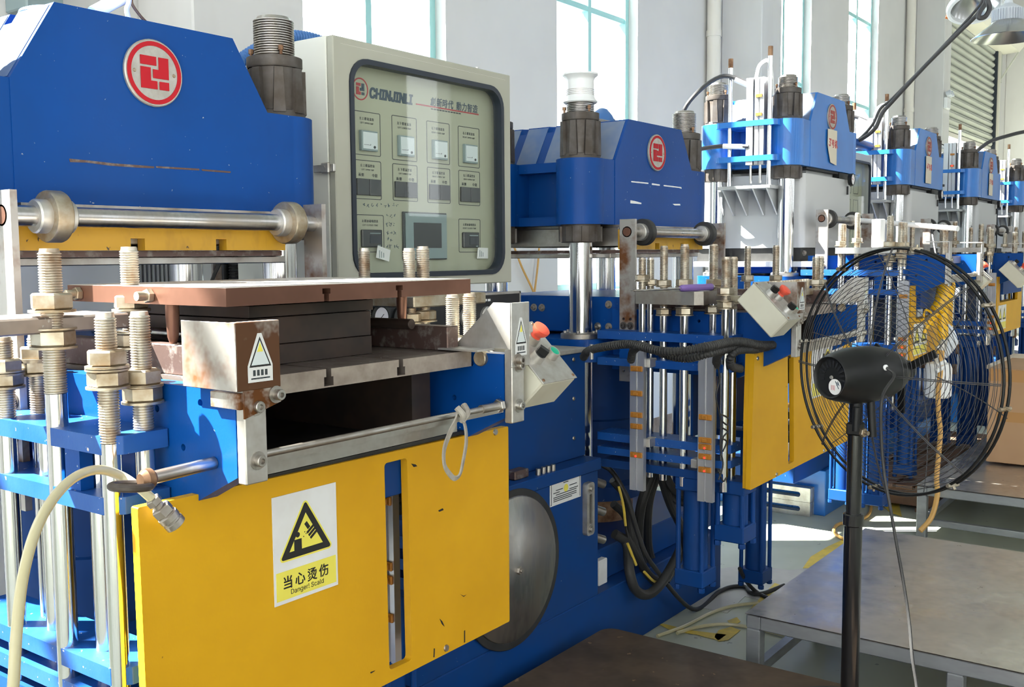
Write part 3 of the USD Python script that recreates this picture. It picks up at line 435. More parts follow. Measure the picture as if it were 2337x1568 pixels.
# clear panes: sunlight passes, a faint mirror at a slant
M['pane'] = usdkit.material(stage, '/World/Looks/pane', {'f': ('layer_weight', {'blend': .5}), 'pw': ('math', {'math_type': 'power', 'value2': 4.0}), 'ma': ('math', {'math_type': 'multiply_add', 'value2': .25, 'value3': .03}),
                            't': ('transparent_bsdf', {'color': (.97, .985, .98)}), 'g': ('glossy_bsdf', {'color': (1, 1, 1), 'roughness': .02}), 'm': ('mix_closure', {})},
                            [('f.facing', 'pw.value1'), ('pw.value', 'ma.value1'), ('ma.value', 'm.fac'), ('t.BSDF', 'm.closure1'), ('g.BSDF', 'm.closure2')], surface='m.closure')

# ================================================================== the hall
WY, WF = 3.95, 3.57          # wall face, pilaster face
HALL = (-6.0, 27.0, -7.0)
H_CEIL = 7.4


def structure(name, mesh, material, smooth=35):
    if isinstance(mesh, list): mesh = cat(*mesh)
    t = Thing(); t.path = free('/World', name); t.at = np.zeros(3)
    t.prim = usdkit.mesh(stage, t.path, mesh, material, smooth=smooth).GetPrim(); tag(t.prim, kind='structure'); return t


fl = structure('floor', box(HALL[0], HALL[1], HALL[2], WY + .3, -.1, 0), M['floor_green'])
patch = [P(x, y, Z=0)[:2] for x, y in ((1500, 1352), (1580, 1318), (1632, 1300), (1655, 1297), (1690, 1292), (1712, 1298), (1760, 1296), (1800, 1302), (1850, 1297), (1905, 1255), (1890, 1300), (1800, 1345), (1745, 1372), (1700, 1362), (1660, 1400), (1622, 1392), (1560, 1380))]
part(fl, 'worn_patch', extrude(Polygon(patch).buffer(0), .0006, .002, 'xy'), M['floor_concrete'], False)
WIN = [(-1.15, .25), (3.6, 4.72), (5.9, 7.02), (9.62, 10.74), (11.93, 13.05), (21.7, 22.8)]
SILL, TOP = 1.28, 6.4
DOOR = (15.9, 19.95, 0.0, P(2200, 70, Y=WY)[2] + .15)
hole = unary_union([sbox(a, SILL, b, TOP) for a, b in WIN] + [sbox(DOOR[0], -1, DOOR[1], DOOR[3])])
structure('wall_back', extrude(sbox(HALL[0], 0, HALL[1], H_CEIL).difference(hole), WY, WY + .3), M['wall_paint'], False)
FWIN = [(x, x + 1.12) for x in np.arange(-2.42, 26, 3.01)]
structure('wall_front', extrude(sbox(HALL[0], 0, HALL[1], H_CEIL).difference(unary_union([sbox(a, 2.2, b, TOP) for a, b in FWIN])), HALL[2] - .3, HALL[2]), M['wall_paint'], False)
LWIN = [(-5.9, -3.2), (-2.7, 0), (.5, 3.2)]
structure('wall_left', extrude(sbox(HALL[2], 0, WY, H_CEIL).difference(unary_union([sbox(a, .6, b, 6.8) for a, b in LWIN])), HALL[0] - .3, HALL[0], 'yz'), M['wall_paint'], False)
structure('wall_right', box(HALL[1], HALL[1] + .3, HALL[2], WY, 0, H_CEIL), M['wall_paint'], False)
structure('ceiling', box(HALL[0], HALL[1], HALL[2], WY, H_CEIL, H_CEIL + .15), M['ceiling_white'], False)
k = 0
for a, b in ((2.655, 3.257), (8.52, 8.957), (14.72, 15.08), (20.75, 21.15)):
    k += 1; structure(f'trim_{k}', box(a, b, WF, WY - .001, 0, H_CEIL, .008), M['pilaster_paint'])
for x in (8.22, 14.22):
    k += 1; structure(f'trim_{k}', cat(cyl((x, WY - .07, 0), (x, WY - .07, H_CEIL), .058, 18), *[ringm((x, WY - .07, z), (0, 0, 1), .058, .066, .05) for z in (1.2, 3.4, 5.6)]), M['pipe_cream'])
zt = sorted({round(float(P(1985, 58, Y=4.06)[2]), 2), round(float(P(1985, 250, Y=4.06)[2]), 2)})
for i, (a, b) in enumerate(WIN):
    w = structure(f'window_{i + 1}', cat(box(a, a + .05, 4.03, 4.10, SILL, TOP), box(b - .05, b, 4.03, 4.10, SILL, TOP), box(a + .05, b - .05, 4.03, 4.10, SILL, SILL + .05), box(a + .05, b - .05, 4.03, 4.10, TOP - .05, TOP)), M['teal_frame'], False)
    c = (a + b) / 2
    part(w, 'mullion', box(c - .022, c + .022, 4.035, 4.095, SILL + .05, TOP - .05), M['teal_frame'], False)
    for z in [zt[0] - (zt[1] - zt[0])] + zt + [zt[1] + (zt[1] - zt[0])]:
        if z < SILL + .3 or z > TOP - .3: continue
        for q0, q1 in ((a + .05, c - .022), (c + .022, b - .05)):
            part(w, 'transom', box(q0, q1, 4.04, 4.09, z - .02, z + .02), M['teal_frame'], False)
    for q0, q1 in ((a + .05, c - .022), (c + .022, b - .05)):
        part(w, 'pane', box(q0, q1, 4.062, 4.067, SILL + .05, TOP - .05), M['pane'], False)
    part(w, 'window_sill', box(a, b, WY - .06, 4.03, SILL - .04, SILL - .001, .005), M['ceiling_white'])
# roller shutter
dr = structure('door_1', cat(box(DOOR[0] - .06, DOOR[0] + .04, WY - .06, WY + .0, 0, DOOR[3]), box(DOOR[1] - .04, DOOR[1] + .06, WY - .06, WY, 0, DOOR[3])), M['shutter_box'], False)
zb = P(2168, 302, Y=WY + .05)[2]; nsl = 15; zs = np.linspace(zb, DOOR[3] - .05, nsl + 1)
for i in range(nsl):
    z0, z1 = zs[i], zs[i + 1] - .004; h = z1 - z0
    prof = Polygon([(WY + .06, z0), (WY + .022, z0 + h * .22), (WY + .008, z0 + h * .5), (WY + .022, z0 + h * .78), (WY + .06, z1), (WY + .07, z1), (WY + .07, z0)])
    part(dr, 'slat', extrude(prof, DOOR[0], DOOR[1], 'yz'), M['shutter_grey'])
part(dr, 'bottom_rail', box(DOOR[0], DOOR[1], WY + .03, WY + .075, zb - .07, zb - .005), M['pipe_cream'], False)
bx = lambda y: Polygon(y)
z0 = DOOR[3] - .1
part(dr, 'shutter_hood', extrude([(WY - .002, z0), (WY - .30, z0 + .02), (WY - .40, z0 + .14), (WY - .40, z0 + .42), (WY - .26, z0 + .56), (WY - .002, z0 + .56)], DOOR[0] - .2, DOOR[1] + .35, 'yz'), M['shutter_box'], False)
part(dr, 'hood_bracket', cat(bar(((DOOR[1] + .25, WY - .02, z0 - .45), (DOOR[1] + .25, WY - .30, z0 + .0)), .05, .02), box(DOOR[1] + .2, DOOR[1] + .3, WY - .03, WY - .003, z0 - .5, z0)), M['shutter_grey'], False)
part(dr, 'guide_rail', box(DOOR[1] - .10, DOOR[1] - .045, WY - .03, WY + .03, 0, z0), M['gasket'], False)
# small fittings on the wall
e = P(2166, 228, Y=WF - .05)
lm = thing('emergency_lamp', 'small white twin-head emergency lamp on the pilaster beside the roller shutter', 'lamp', e)
part(lm, 'case', box(e[0] - .10, e[0] + .10, WF - .05, WF - .001, e[2] - .12, e[2] + .03, .01), M['white_plastic'])
for s in (-.06, .06): part(lm, 'lamp_head', cyl((e[0] + s, WF - .03, e[2] + .07), (e[0] + s, WF - .09, e[2] + .09), .036, 16, r1=.042), M['lamp_white'])
e = P(84, -6, Y=WY - .1)
wb = thing('wall_box', 'blue-grey switch box on the wall above the left press', 'switch box', e)
part(wb, 'case', box(e[0] - .075, e[0] + .075, WY - .16, WY - .001, e[2] - .06, e[2] + .3, .006), M['bezel'])
part(wb, 'conduit_stub', cyl((e[0] + .05, WY - .08, e[2] - .16), (e[0] + .05, WY - .08, e[2] - .06), .018, 12), M['gasket'])
pts = [P(x, y, Y=WY - .02) for x, y in ((1693, -30), (1680, 70), (1668, 150), (1655, 260))]
solo('wall_cable', 'thin grey cable hanging on the white wall right of the second window', 'cable', tube(pts, .008), M['cable_grey'])
pts = [[P(x, y, Y=WY - .03) for x, y in q] for q in (((1172, 560), (1192, 612), (1218, 668), (1222, 700)), ((1232, 540), (1228, 600), (1220, 668), (1216, 705)))]
solo('yellow_wall_line', 'pair of thin yellowish lines crossing on the wall behind the right press', 'cable', [tube(q, .007) for q in pts], M['hose_orange'])
# worn floor marking
fm = thing('floor_marking', 'worn yellow tape marking in broken strips on the floor beside the steel platform', 'floor marking', P(1640, 1420, Z=0))
for q in ([(1500, 1424), (1518, 1426), (1575, 1440), (1658, 1450), (1640, 1463), (1590, 1450), (1530, 1440)], [(1630, 1455), (1640, 1440), (1668, 1432), (1690, 1440), (1662, 1462), (1640, 1465)], [(1660, 1418), (1682, 1410), (1690, 1420), (1672, 1432)],
          [(1712, 1392), (1740, 1360), (1768, 1332), (1787, 1338), (1760, 1362), (1716, 1398)], [(1832, 1298), (1850, 1272), (1890, 1248), (1930, 1230), (1945, 1236), (1900, 1262), (1852, 1298)], [(2010, 1150), (2030, 1135), (2060, 1130), (2052, 1150), (2058, 1180), (2030, 1170)]):
    part(fm, 'strip', extrude(Polygon([P(x, y, Z=0)[:2] for x, y in q]).buffer(0), .0021, .0032, 'xy'), M['tape_yellow'], False)

# ================================================================== the presses
def badge(owner, x, y, z, r, tone='red_enamel'):
    """Round plate with a red rim and the four-block mark, facing the aisle."""
    t = part(owner, 'badge', lathe([(r, 0), (r, .006), (r * .97, .008), (0, .008)], (x, y, z), (0, -1, 0), 48), M['badge_silver'])
    part(t, 'badge_rim', ringm((x, y - .0081, z), (0, -1, 0), r * .80, r * .93, .0012, 48), M[tone])
    u = r * .48
    blocks = [[(-1, 1), (.12, 1), (.12, .45), (-1, .45)], [(.3, 1), (1, 1), (1, -.32), (-.12, -.32), (-.12, .22), (.3, .22)], [(-1, .3), (-.3, .3), (-.3, -.5), (.15, -.5), (.15, -1), (-1, -1)], [(.32, -.5), (1, -.5), (1, -1), (.32, -1)]]
    part(t, 'badge_mark', cat(*[extrude([(x + a * u, z + b * u) for a, b in q], y - .0100, y - .0081) for q in blocks]), M[tone], False)
    part(t, 'screw', cat(*[lathe([(r * .06, 0), (r * .045, .002), (0, .002)], (x + s * r * .68, y - .008, z), (0, -1, 0), 10) for s in (-1, 1)]), M['nut_steel'])


def head(t, cx, y0, z0, h, depth=.60, dusty=True, colx=.437, cy=(.092, .504), paint='blue_paint', notch=True):
    """The cast crosshead: tapered web between four column bosses. z0 underside, h = (boss height, full height)."""
    y1 = y0 + depth; zb, zt = z0 + h[0], z0 + h[1]
    web = extrude([(cx - .33, z0), (cx + .33, z0), (cx + .33, zb), (cx + .228, zt), (cx - .228, zt), (cx - .33, zb)], y0 + .0, y1)
    ms = [web]
    for s in (-1, 1):
        for d in cy: ms.append(cyl((cx + s * colx, y0 + d, z0), (cx + s * colx, y0 + d, zb), .094, 32))
    for d in cy:
        ms.append(box(cx - colx, cx + colx, y0 + max(0, d - .09), y0 + d + .085, z0, zb))
    for za, zc in ((z0, z0 + .035), (zb - .038, zb)): ms.append(box(cx - .40, cx + .40, y0 + .1, y1 - .1, za, zc))
    m = union(*ms)
    if notch:
        cut = []
        for s in (-1, 1):
            for d in (.16, .36, .5):
                q = np.array([cx + s * .228, y0 + d, zt]); v = np.array([s * .102, 0, -(zt - zb)]); v /= np.linalg.norm(v)
                cut.append(lathe([(.017, -.02), (.017, .03)], q, v, 12))
        m = csg(m, *cut)
    body = part(t, 'crosshead', m, M[paint], 30)
    if dusty:   # dust lies on the sloped shoulders
        for s in (-1, 1):
            a, b = np.array([cx + s * .33, 0, zb]), np.array([cx + s * .228, 0, zt]); n = np.array([s * (zt - zb), 0, .102]); n /= np.linalg.norm(n)
            for d0, d1 in ((.012, .14), (.18, .34), (.38, .48), (.52, .588)):
                part(body, 'dust_film', hexa([q + np.array([0, y0 + yy, 0]) + n * o for o in (.0003, .0012) for yy in (d0, d1) for q in (a * .98 + b * .02, a * .03 + b * .97)]), M['blue_dusty'], False)
    return body


def column_nut(t, x, y, z, h=.16, r=.075, mat_='nut_dark', thread=.10, screw=True, ztop=None):
    """Castellated nut over a boss: ribs round a drum, a clamping collar and the threaded column end above."""
    ms = [lathe([(r * 1.06, 0), (r, .018), (r * .90, .02), (r * .90, h - .03), (r * .95, h - .03)], (x, y, z), (0, 0, 1), 28)]
    for i in range(8):
        a = i * math.pi / 4 + .2; c = np.array([x + math.cos(a) * r * .92, y + math.sin(a) * r * .92, z]); u = np.array([math.cos(a), math.sin(a), 0]); w = np.array([-u[1], u[0], 0])
        ms.append(hexa([c + u * i1 * .010 + w * j * (.016 if k == 0 else .011) + np.array([0, 0, .012 + k * (h - .045)]) for k in (0, 1) for j in (-1, 1) for i1 in (-1, 1)]))
    n = part(t, 'column_nut', cat(*ms), M[mat_])
    part(n, 'collar', lathe([(r * .93, h - .03), (r * .97, h - .025), (r * .97, h - .002), (r * .9, h), (r * .6, h)], (x, y, z), (0, 0, 1), 28), M[mat_])
    if thread > 0: part(n, 'threaded_end', threaded(x, y, z + h - .002, z + h + thread, r * .71, .0062, 32), M['chrome_dull'])
    if screw:
        ms = [cat(cyl((x + math.cos(a) * r * .82, y + math.sin(a) * r * .82, z + h), (x + math.cos(a) * r * .82, y + math.sin(a) * r * .82, z + h + .014), .004, 8), cyl((x + math.cos(a) * r * .82, y + math.sin(a) * r * .82, z + h + .012), (x + math.cos(a) * r * .82, y + math.sin(a) * r * .82, z + h + .024), .007, 8)) for a in (-2.0, .1, 2.2)]
        for q in ms: part(n, 'screw', q, M['rust_rod'])
    return n


def under_nut(t, x, y, z, r=.078, h=.07):
    ms = [lathe([(r * .95, 0), (r, .008), (r, h)], (x, y, z - h), (0, 0, 1), 28)]
    for i in range(8):
        a = i * math.pi / 4; c = np.array([x + math.cos(a) * r, y + math.sin(a) * r, z - h]); u = np.array([math.cos(a), math.sin(a), 0]); w = np.array([-u[1], u[0], 0])
        ms.append(hexa([c + u * i1 * .006 + w * j * .013 + np.array([0, 0, .004 + k * (h - .012)]) for k in (0, 1) for j in (-1, 1) for i1 in (-1, 1)]))
    part(t, 'lower_column_nut', cat(*ms), M['nut_dark'])


def rod(t, x, y, z0, z1, r, thread_from=None, nuts=(), chrome='chrome', top='thread_steel', nut_mat='nut_steel', washer=True):
    """A guide rod: ground steel below, threaded above, with nuts (z of each nut's underside)."""
    tf = thread_from if thread_from is not None else z1
    g = part(t, 'guide_rod', cyl((x, y, z0), (x, y, tf), r, 18), M[chrome])
    if thread_from is not None: part(g, 'rod_thread', threaded(x, y, tf, z1, r * 1.04), M[top])
    for i, z in enumerate(nuts):
        nm = hexnut((x, y, z), r * 1.95, r * 1.55, phase=.3 + .35 * ((i * 7 + int(x * 50)) % 3))
        if washer: nm = cat(nm, cyl((x, y, z - .004), (x, y, z), r * 2.1, 20), cyl((x, y, z + r * 1.55), (x, y, z + r * 1.55 + .003), r * 2.1, 20) if i % 2 else None)
        part(g, 'nut', nm, M[nut_mat], 20)
    return g


def sensor_rail(t, x, y, z0, z1, sensors, w=.034, face='x'):
    """Slotted aluminium strip carrying small orange switches; those in pairs (z, lit)."""
    sh = Polygon([(x - .010, y - w / 2), (x - .010, y - .004), (x - .004, y - .003), (x - .004, y + .003), (x - .010, y + .004), (x - .010, y + w / 2), (x + .010, y + w / 2), (x + .010, y - w / 2)])
    r = part(t, 'sensor_rail', extrude(sh, z0, z1, 'xy'), M['alu'], False)
    for z, lit in sensors:
        part(r, 'sensor', cat(box(x - .016, x - .009, y - w * .42, y + w * .42, z - .010, z + .010, .002), box(x - .024, x - .017, y - .010, y + .010, z - .007, z + .007, .002)), M['sensor_orange'])
        if lit: part(r, 'indicator_light', cyl((x - .024, y - .004, z - .002), (x - .0262, y - .004, z - .002), .0036, 10), M['red_led'])
    return r


def warning_sign(owner, a, ex, w, h, lines=True, detail=2):
    """Printed burn warning: a black-rimmed yellow triangle over a yellow strip with lettering. a: lower left corner on the face; ex across; up is +z."""
    ex = np.asarray(ex, float); ez = np.array([0, 0, 1.0]); n = np.cross(ex, ez)

    def flat(shape, d0, d1): return put_text(extrude(shape, d0, d1, 'xy'), a, ex, ez)
    s = part(owner, 'warning_sign', flat(sbox(0, 0, w, h), .0004, .0018), M['sign_white'], False)
    cxx, b, tp = w * .5, h * .40, h * .90; hw = w * .40
    tri = Polygon([(cxx - hw, b), (cxx + hw, b), (cxx, tp)]); out = tri.buffer(-.018 * h, join_style=2).buffer(.018 * h, 5)
    part(s, 'sign_print', flat(out.buffer(w * .022), .0018, .0021), M['sign_yellow'], False)
    part(s, 'sign_print', flat(sbox(w * .03, h * .035, w * .97, h * .30), .0018, .0021), M['sign_yellow'], False)
    inner = affinity.scale(tri, .66, .66, origin=(cxx, b + (tp - b) * .36))
    blk = [out.difference(inner)]
    if detail > 1:
        u = w * .16; px, pz = cxx - w * .13, b + h * .055   # person under a tilted pouring vessel
        blk += [sbox(px - u * .36, pz, px + u * .36, pz + u * .85), Point(px, pz + u * 1.18).buffer(u * .2)]
        ves = [affinity.rotate(q, 35, origin=(0, 0)) for q in (sbox(-u * .32, -u * .40, u * .55, -.20 * u), sbox(-u * .32, -.12 * u, u * .55, .08 * u), sbox(-u * .32, .16 * u, u * .5, .36 * u), sbox(-u * .1, .42 * u, u * .2, 1.0 * u))]
        blk += [affinity.translate(q, cxx + w * .08, b + h * .19) for q in ves]
        blk += [Point(cxx - w * .04 + i * w * .02, b + h * (.17 + .02 * ((i * 2) % 3))).buffer(w * .007) for i in range(3)]
    part(s, 'sign_print', flat(unary_union(blk), .0021, .0024), M['sign_black'], False)
    if detail > 1:
        g, L = text_shape('当心烫伤', h * .125, .18); g = affinity.translate(g, w * .5 - L / 2, h * .145)
        part(s, 'sign_print', flat(g, .0021, .0024), M['sign_black'], False)
        tx = meshkit.text_mesh('Danger! Scald', h * .045, .0003); v = np.array(tx.vertices); L = v[:, 0].max(); v = v + [w * .5 - L / 2, h * .07, .0021]
        part(s, 'sign_print', put_text(tm(v, tx.faces), a, ex, ez), M['sign_black'], False)
    return s


def small_sign(owner, a, ex, w, h):
    ex = np.asarray(ex, float); ez = np.array([0, 0, 1.0])
    def flat(shape, d0, d1): return put_text(extrude(shape, d0, d1, 'xy'), a, ex, ez)
    s = part(owner, 'warning_sticker', flat(Polygon([(0, 0), (w, 0), (w, h * .34), (w * .5 + .004, h), (w * .5 - .004, h), (0, h * .34)]), .0003, .0008), M['sign_white'], False)
    tri = Polygon([(w * .06, h * .31), (w * .94, h * .31), (w * .5, h * .93)])
    part(s, 'sign_print', flat(tri, .0008, .001), M['sign_black'], False)
    part(s, 'sign_print', flat(affinity.scale(tri, .82, .82, origin=(w * .5, h * .31 + h * .62 * .36)), .001, .0012), M['meter_face'], False)
    part(s, 'sign_print', flat(Polygon([(w * .38, h * .62), (w * .62, h * .62), (w * .5, h * .82)]), .0012, .0014), M['sign_yellow'], False)
    part(s, 'sign_print', flat(unary_union([sbox(w * (.2 + i * .16), h * .13, w * (.2 + i * .16) + w * .1, h * .25) for i in range(4)] + [sbox(w * .12, h * .06, w * .88, h * .09)]), .0008, .001), M['print_dark'], False)


def bolt_head(c, axis, r, h=None):
    return socket(c, axis, r, h or r * 1.3)


def control_box(label, x0, x1, yc, zc, tilt, L=.175, Hh=.09, buttons=()):
    """Sloping push-button box: turned about the row's axis so that its steel lid faces up and outward."""
    t = thing('control_box', label, 'control box', (x0, yc, zc - .12)); c = np.array([0, yc, zc])
    def R(m): return rot(m, (1, 0, 0), tilt, c)
    part(t, 'case', R(box(x0, x1, yc - L / 2, yc + L / 2, zc - Hh / 2, zc + Hh / 2 - .003, .004)), M['box_cream'])
    part(t, 'lid', R(box(x0 - .001, x1 + .001, yc - L / 2 - .001, yc + L / 2 + .001, zc + Hh / 2 - .003, zc + Hh / 2, .001)), M['steel_light'])
    for sx in (x0 + .008, x1 - .008):
        for sy in (-L / 2 + .008, L / 2 - .008): part(t, 'screw', R(lathe([(.004, 0), (.003, .002), (0, .002)], (sx, yc + sy, zc + Hh / 2), (0, 0, 1), 10)), M['rust_rod'])
    for kind, fx, fy in buttons:
        x = x0 + fx * (x1 - x0); y = yc + fy * L; z = zc + Hh / 2
        bz = part(t, 'button_bezel', R(lathe([(.0165, 0), (.0155, .012), (.0148, .018), (.0125, .018)], (x, y, z), (0, 0, 1), 24)), M['steel_light'])
        if kind == 'stop': part(t, 'stop_button', R(lathe([(.0125, .016), (.0115, .024), (.019, .034), (.021, .040), (.0205, .045), (.016, .0475), (0, .048)], (x, y, z), (0, 0, 1), 28)), M['red_button'], label='red mushroom stop button')
        elif kind == 'selector': part(t, 'selector_switch', R(cat(cyl((x, y, z + .016), (x, y, z + .021), .0125, 20), rot(hexa([(x + a * w2, y + b * .012, z + .02 + c2 * .016) for c2, w2 in ((0, .008), (1, .0055)) for b in (-1, 1) for a in (-1, 1)]), (0, 0, 1), 35, (x, y, z)))), M['black_plastic'])
        else: part(t, 'push_button', R(lathe([(.0122, .015), (.0122, .0175), (.010, .019), (0, .0192)], (x, y, z), (0, 0, 1), 24)), M['green_button'], label='green push button')
    return t


def ejector_cylinder(t, x, y, z0, z1, w=.115):
    c = part(t, 'ejector_cylinder', cat(cyl((x, y, z0 + .06), (x, y, z1 - .05), w * .40, 24), box(x - w / 2, x + w / 2, y - w / 2, y + w / 2, z1 - .05, z1, .004), box(x - w / 2, x + w / 2, y - w / 2, y + w / 2, z0, z0 + .06, .004)), M['blue_dark'])
    for sx in (-1, 1):
        for sy in (-1, 1):
            a, b = x + sx * w * .41, y + sy * w * .41
            part(c, 'tie_rod', cat(cyl((a, b, z0 + .05), (a, b, z1 - .04), .009, 10), hexnut((a, b, z0 - .018), .013, .018)), M['blue_dark'])


def press(name, label, cx, o):
    """A rubber press. o: y (forward shift of the crosshead), z (its rise), lz (rise of the lower works), kind 'plate' or 'hood'."""
    y, z, lz = o.get('y', 0.0), o.get('z', 0.0), o.get('lz', 0.0)
    yl = o.get('yl', 0.0)
    t = thing(name, label, 'press', (cx, 2.3, 0))
    Y0, Z0 = 2.045 + y, 1.663 + z
    COLY = (Y0 + .092, Y0 + .504)
    hd = head(t, cx, Y0, Z0, (.25, .417), dusty=o.get('dusty', True), paint=o.get('paint', 'blue_paint'))
    badge(hd, cx, Y0 - .0005, Z0 + .302, .075, o.get('badge', 'red_enamel'))
    for q in o.get('scars', ()):
        part(hd, 'paint_scratch', cat(*[extrude(Polygon(s), Y0 - .0009, Y0 - .0002) for s in q]), M[o.get('scar_mat', 'platen_face')], False)
    for s in (-1, 1):
        for cy_ in COLY:
            x = cx + s * .437
            column_nut(t, x, cy_, Z0 + .25, **o.get('nut', {}))
            under_nut(t, x, cy_, Z0)
            c = part(t, 'column', cyl((x, cy_, .27), (x, cy_, Z0 - .05), .046, 32), M['chrome'])
            part(t, 'column_flange', cat(lathe([(.079, 0), (.079, .018), (.072, .022), (.05, .022)], (x, cy_, 1.222 + lz), (0, 0, 1), 32), *[bolt_head((x + math.cos(a) * .066, cy_ + math.sin(a) * .066, 1.244 + lz), (0, 0, 1), .006) for a in np.arange(6) * math.pi / 3 + .4]), M['steel'])
            part(c, 'foot_nut', lathe([(.055, 0), (.062, .01), (.062, .08), (.055, .09)], (x, cy_, .62), (0, 0, 1), 12), M['rust_rod'])
    # bolster: bed between the columns and its thick base plate with rounded corners
    part(t, 'bed', cat(box(cx - .345, cx + .345, Y0 - .06, Y0 + .60, 1.235 + lz, 1.38 + min(lz, .1), .004)), M['blue_paint'])
    part(t, 'bed_plate', extrude(rrect(cx - .53, cx + .53, Y0 - .02, Y0 + .62, .1), 1.135 + lz, 1.2215 + lz, 'xy'), M['blue_paint'])
    part(t, 'main_cylinder', lathe([(.21, 0), (.21, .06), (.19, .08), (.19, .34), (.20, .35), (.20, .62)], (cx, Y0 + .3, .5), (0, 0, 1), 36), M['blue_dark'])
    part(t, 'ram', cyl((cx, Y0 + .3, .40), (cx, Y0 + .3, .5), .17, 32), M['rust_rod'])
    part(t, 'frame_base', box(cx - .54, cx + .54, Y0 - .02, Y0 + .64, .2705, .40, .006), M['blue_dark'])
    for a, b in ((.02, 1.262), (.07, 1.262), (.02, 1.35), (.34, 1.33), (.38, 1.33), (.5, 1.262), (.5, 1.35)): part(t, 'bed_screw', bolt_head((cx - .345, Y0 + a, b + lz), (-1, 0, 0), .010), M['steel'])
    # upper platen under the crosshead, its painted front
    part(t, 'upper_platen', cat(box(cx - .355, cx + .355, Y0 - .03, Y0 + .61, Z0 - .085, Z0 - .012, .002), box(cx - .33, cx + .33, Y0 - .02, Y0 + .56, Z0 - .0118, Z0 - .0005)) if o.get('kind') != 'hood' else box(cx - .33, cx + .33, Y0 + .02, Y0 + .56, Z0 - .012, Z0 - .0005), M['steel'] if o.get('kind') != 'hood' else M['black_rubber'])
    if o.get('kind') != 'hood':
        f = extrude(sbox(cx - .36, Z0 - .098, cx + .326, Z0 - .02).difference(unary_union([sbox(cx - .11, Z0 - .099, cx - .075, Z0 - .072), sbox(cx + .115, Z0 - .099, cx + .145, Z0 - .072)])), Y0 - .058, Y0 - .0305)
        part(t, 'platen_front', f, M['yellow_old'], False, label='dirty yellow painted front of the upper platen')
        part(t, 'heating_plate', cat(box(cx - .36, cx + .33, Y0 - .04, Y0 + .58, Z0 - .112, Z0 - .0985), ), M['brown_steel'], False)
        part(t, 'lower_plate', box(cx - .40, cx + .36, Y0 - .02, Y0 + .57, Z0 - .130, Z0 - .1125, .002), M['steel'])
    # roller bar on two uprights in front of the crosshead
    by, bz = 1.945 + o.get('by', 0), 1.632 + o.get('bz', 0)
    rb = part(t, 'roller_bar', cyl((cx - .412, by, bz), (cx + .392, by, bz), .0205, 28), M['chrome_dull'])
    for x in o.get('rollers', (-.325, .285)):
        part(rb, 'bearing', cat(lathe([(.050, 0), (.052, .004), (.052, .030), (.050, .034), (.037, .034)], (cx + x, by, bz), (1, 0, 0), 36)), M['black_rubber' if o.get('kind') or name.endswith('right') or o.get('dark_rollers') else 'nut_steel'])
        part(rb, 'bearing_sleeve', lathe([(.031, 0), (.034, .003), (.034, .075), (.031, .078)], (cx + x - .024, by, bz), (1, 0, 0), 28), M['steel_light'])
    for s, xx in ((-1, cx - .412), (1, cx + .38)):
        sh = sbox(by - .035, 1.06 + lz, by + .032, bz + .048)
        for zz in (1.10, 1.15, 1.20, 1.25, 1.30):
            for yy in (-.016, .014): sh = sh.difference(Point(by + yy, zz + lz).buffer(.0055))
        u = part(t, 'upright', extrude(sh, xx, xx + .014, 'yz'), M['steel_rusty'], False)
        part(u, 'bar_end', cyl((xx - .001 if s < 0 else xx + .014, by, bz), (xx + .002 if s < 0 else xx + .016, by, bz), .017, 20), M['copper_plate'])
        for yy in (-.016, .014): part(u, 'bolt', bolt_head((xx, by + yy, 1.275 + lz), (-1, 0, 0), .009), M['nut_dark'])
    # ejector works at either side: three slide plates, rods, cylinders
    ye0, ye1 = 1.487 + yl, 2.03 + yl
    for s in (-1, 1):
        a, b = (cx - .49, cx - .378) if s < 0 else (cx + .378, cx + .49)
        cham = lambda zz0, zz1: extrude(Polygon([(a, ye1), (b, ye1), (b, ye0), (a + .025, ye0), (a, ye0 + .025)] if s < 0 else [(a, ye1), (b, ye1), (b, ye0 + .025), (b - .025, ye0), (a, ye0)]).buffer(-.004).buffer(.004, 3), zz0, zz1, 'xy')
        part(t, 'slide_plate', cham(1.228 + lz, 1.259 + lz), M['blue_worn'])
        part(t, 'slide_plate', cham(1.128 + lz, 1.157 + lz), M['blue_worn'])
        part(t, 'slide_plate', cham(.838 + lz, .868 + lz), M['blue_worn'])
        part(t, 'slide_plate', cham(.785 + lz, .812 + lz), M['blue_worn'])
        for yy in (ye0 + .10, ye1 - .14): part(t, 'spacer', box(a + .006 if s < 0 else b - .03, a + .03 if s < 0 else b - .006, yy, yy + .045, 1.1575 + lz, 1.2275 + lz), M['blue_paint'])
        part(t, 'ejector_bracket', box(a, b, ye0 + .02, ye1 - .02, .735 + lz, .765 + lz), M['blue_dark'])
    for (rx, ry, zt_, tf, nuts, rr, zb_) in o['rods']:
        rod(t, cx + rx, ry, zb_, zt_, rr, tf, nuts)
    for (ex_, ey_, e0, e1) in o.get('ejectors', ((-.43, 1.64, .33, .735), (-.395, 1.50, .51, .735), (.44, 1.77, .08, .735))):
        ejector_cylinder(t, cx + ex_, ey_ + yl, e0 + lz * .5, e1 + lz)
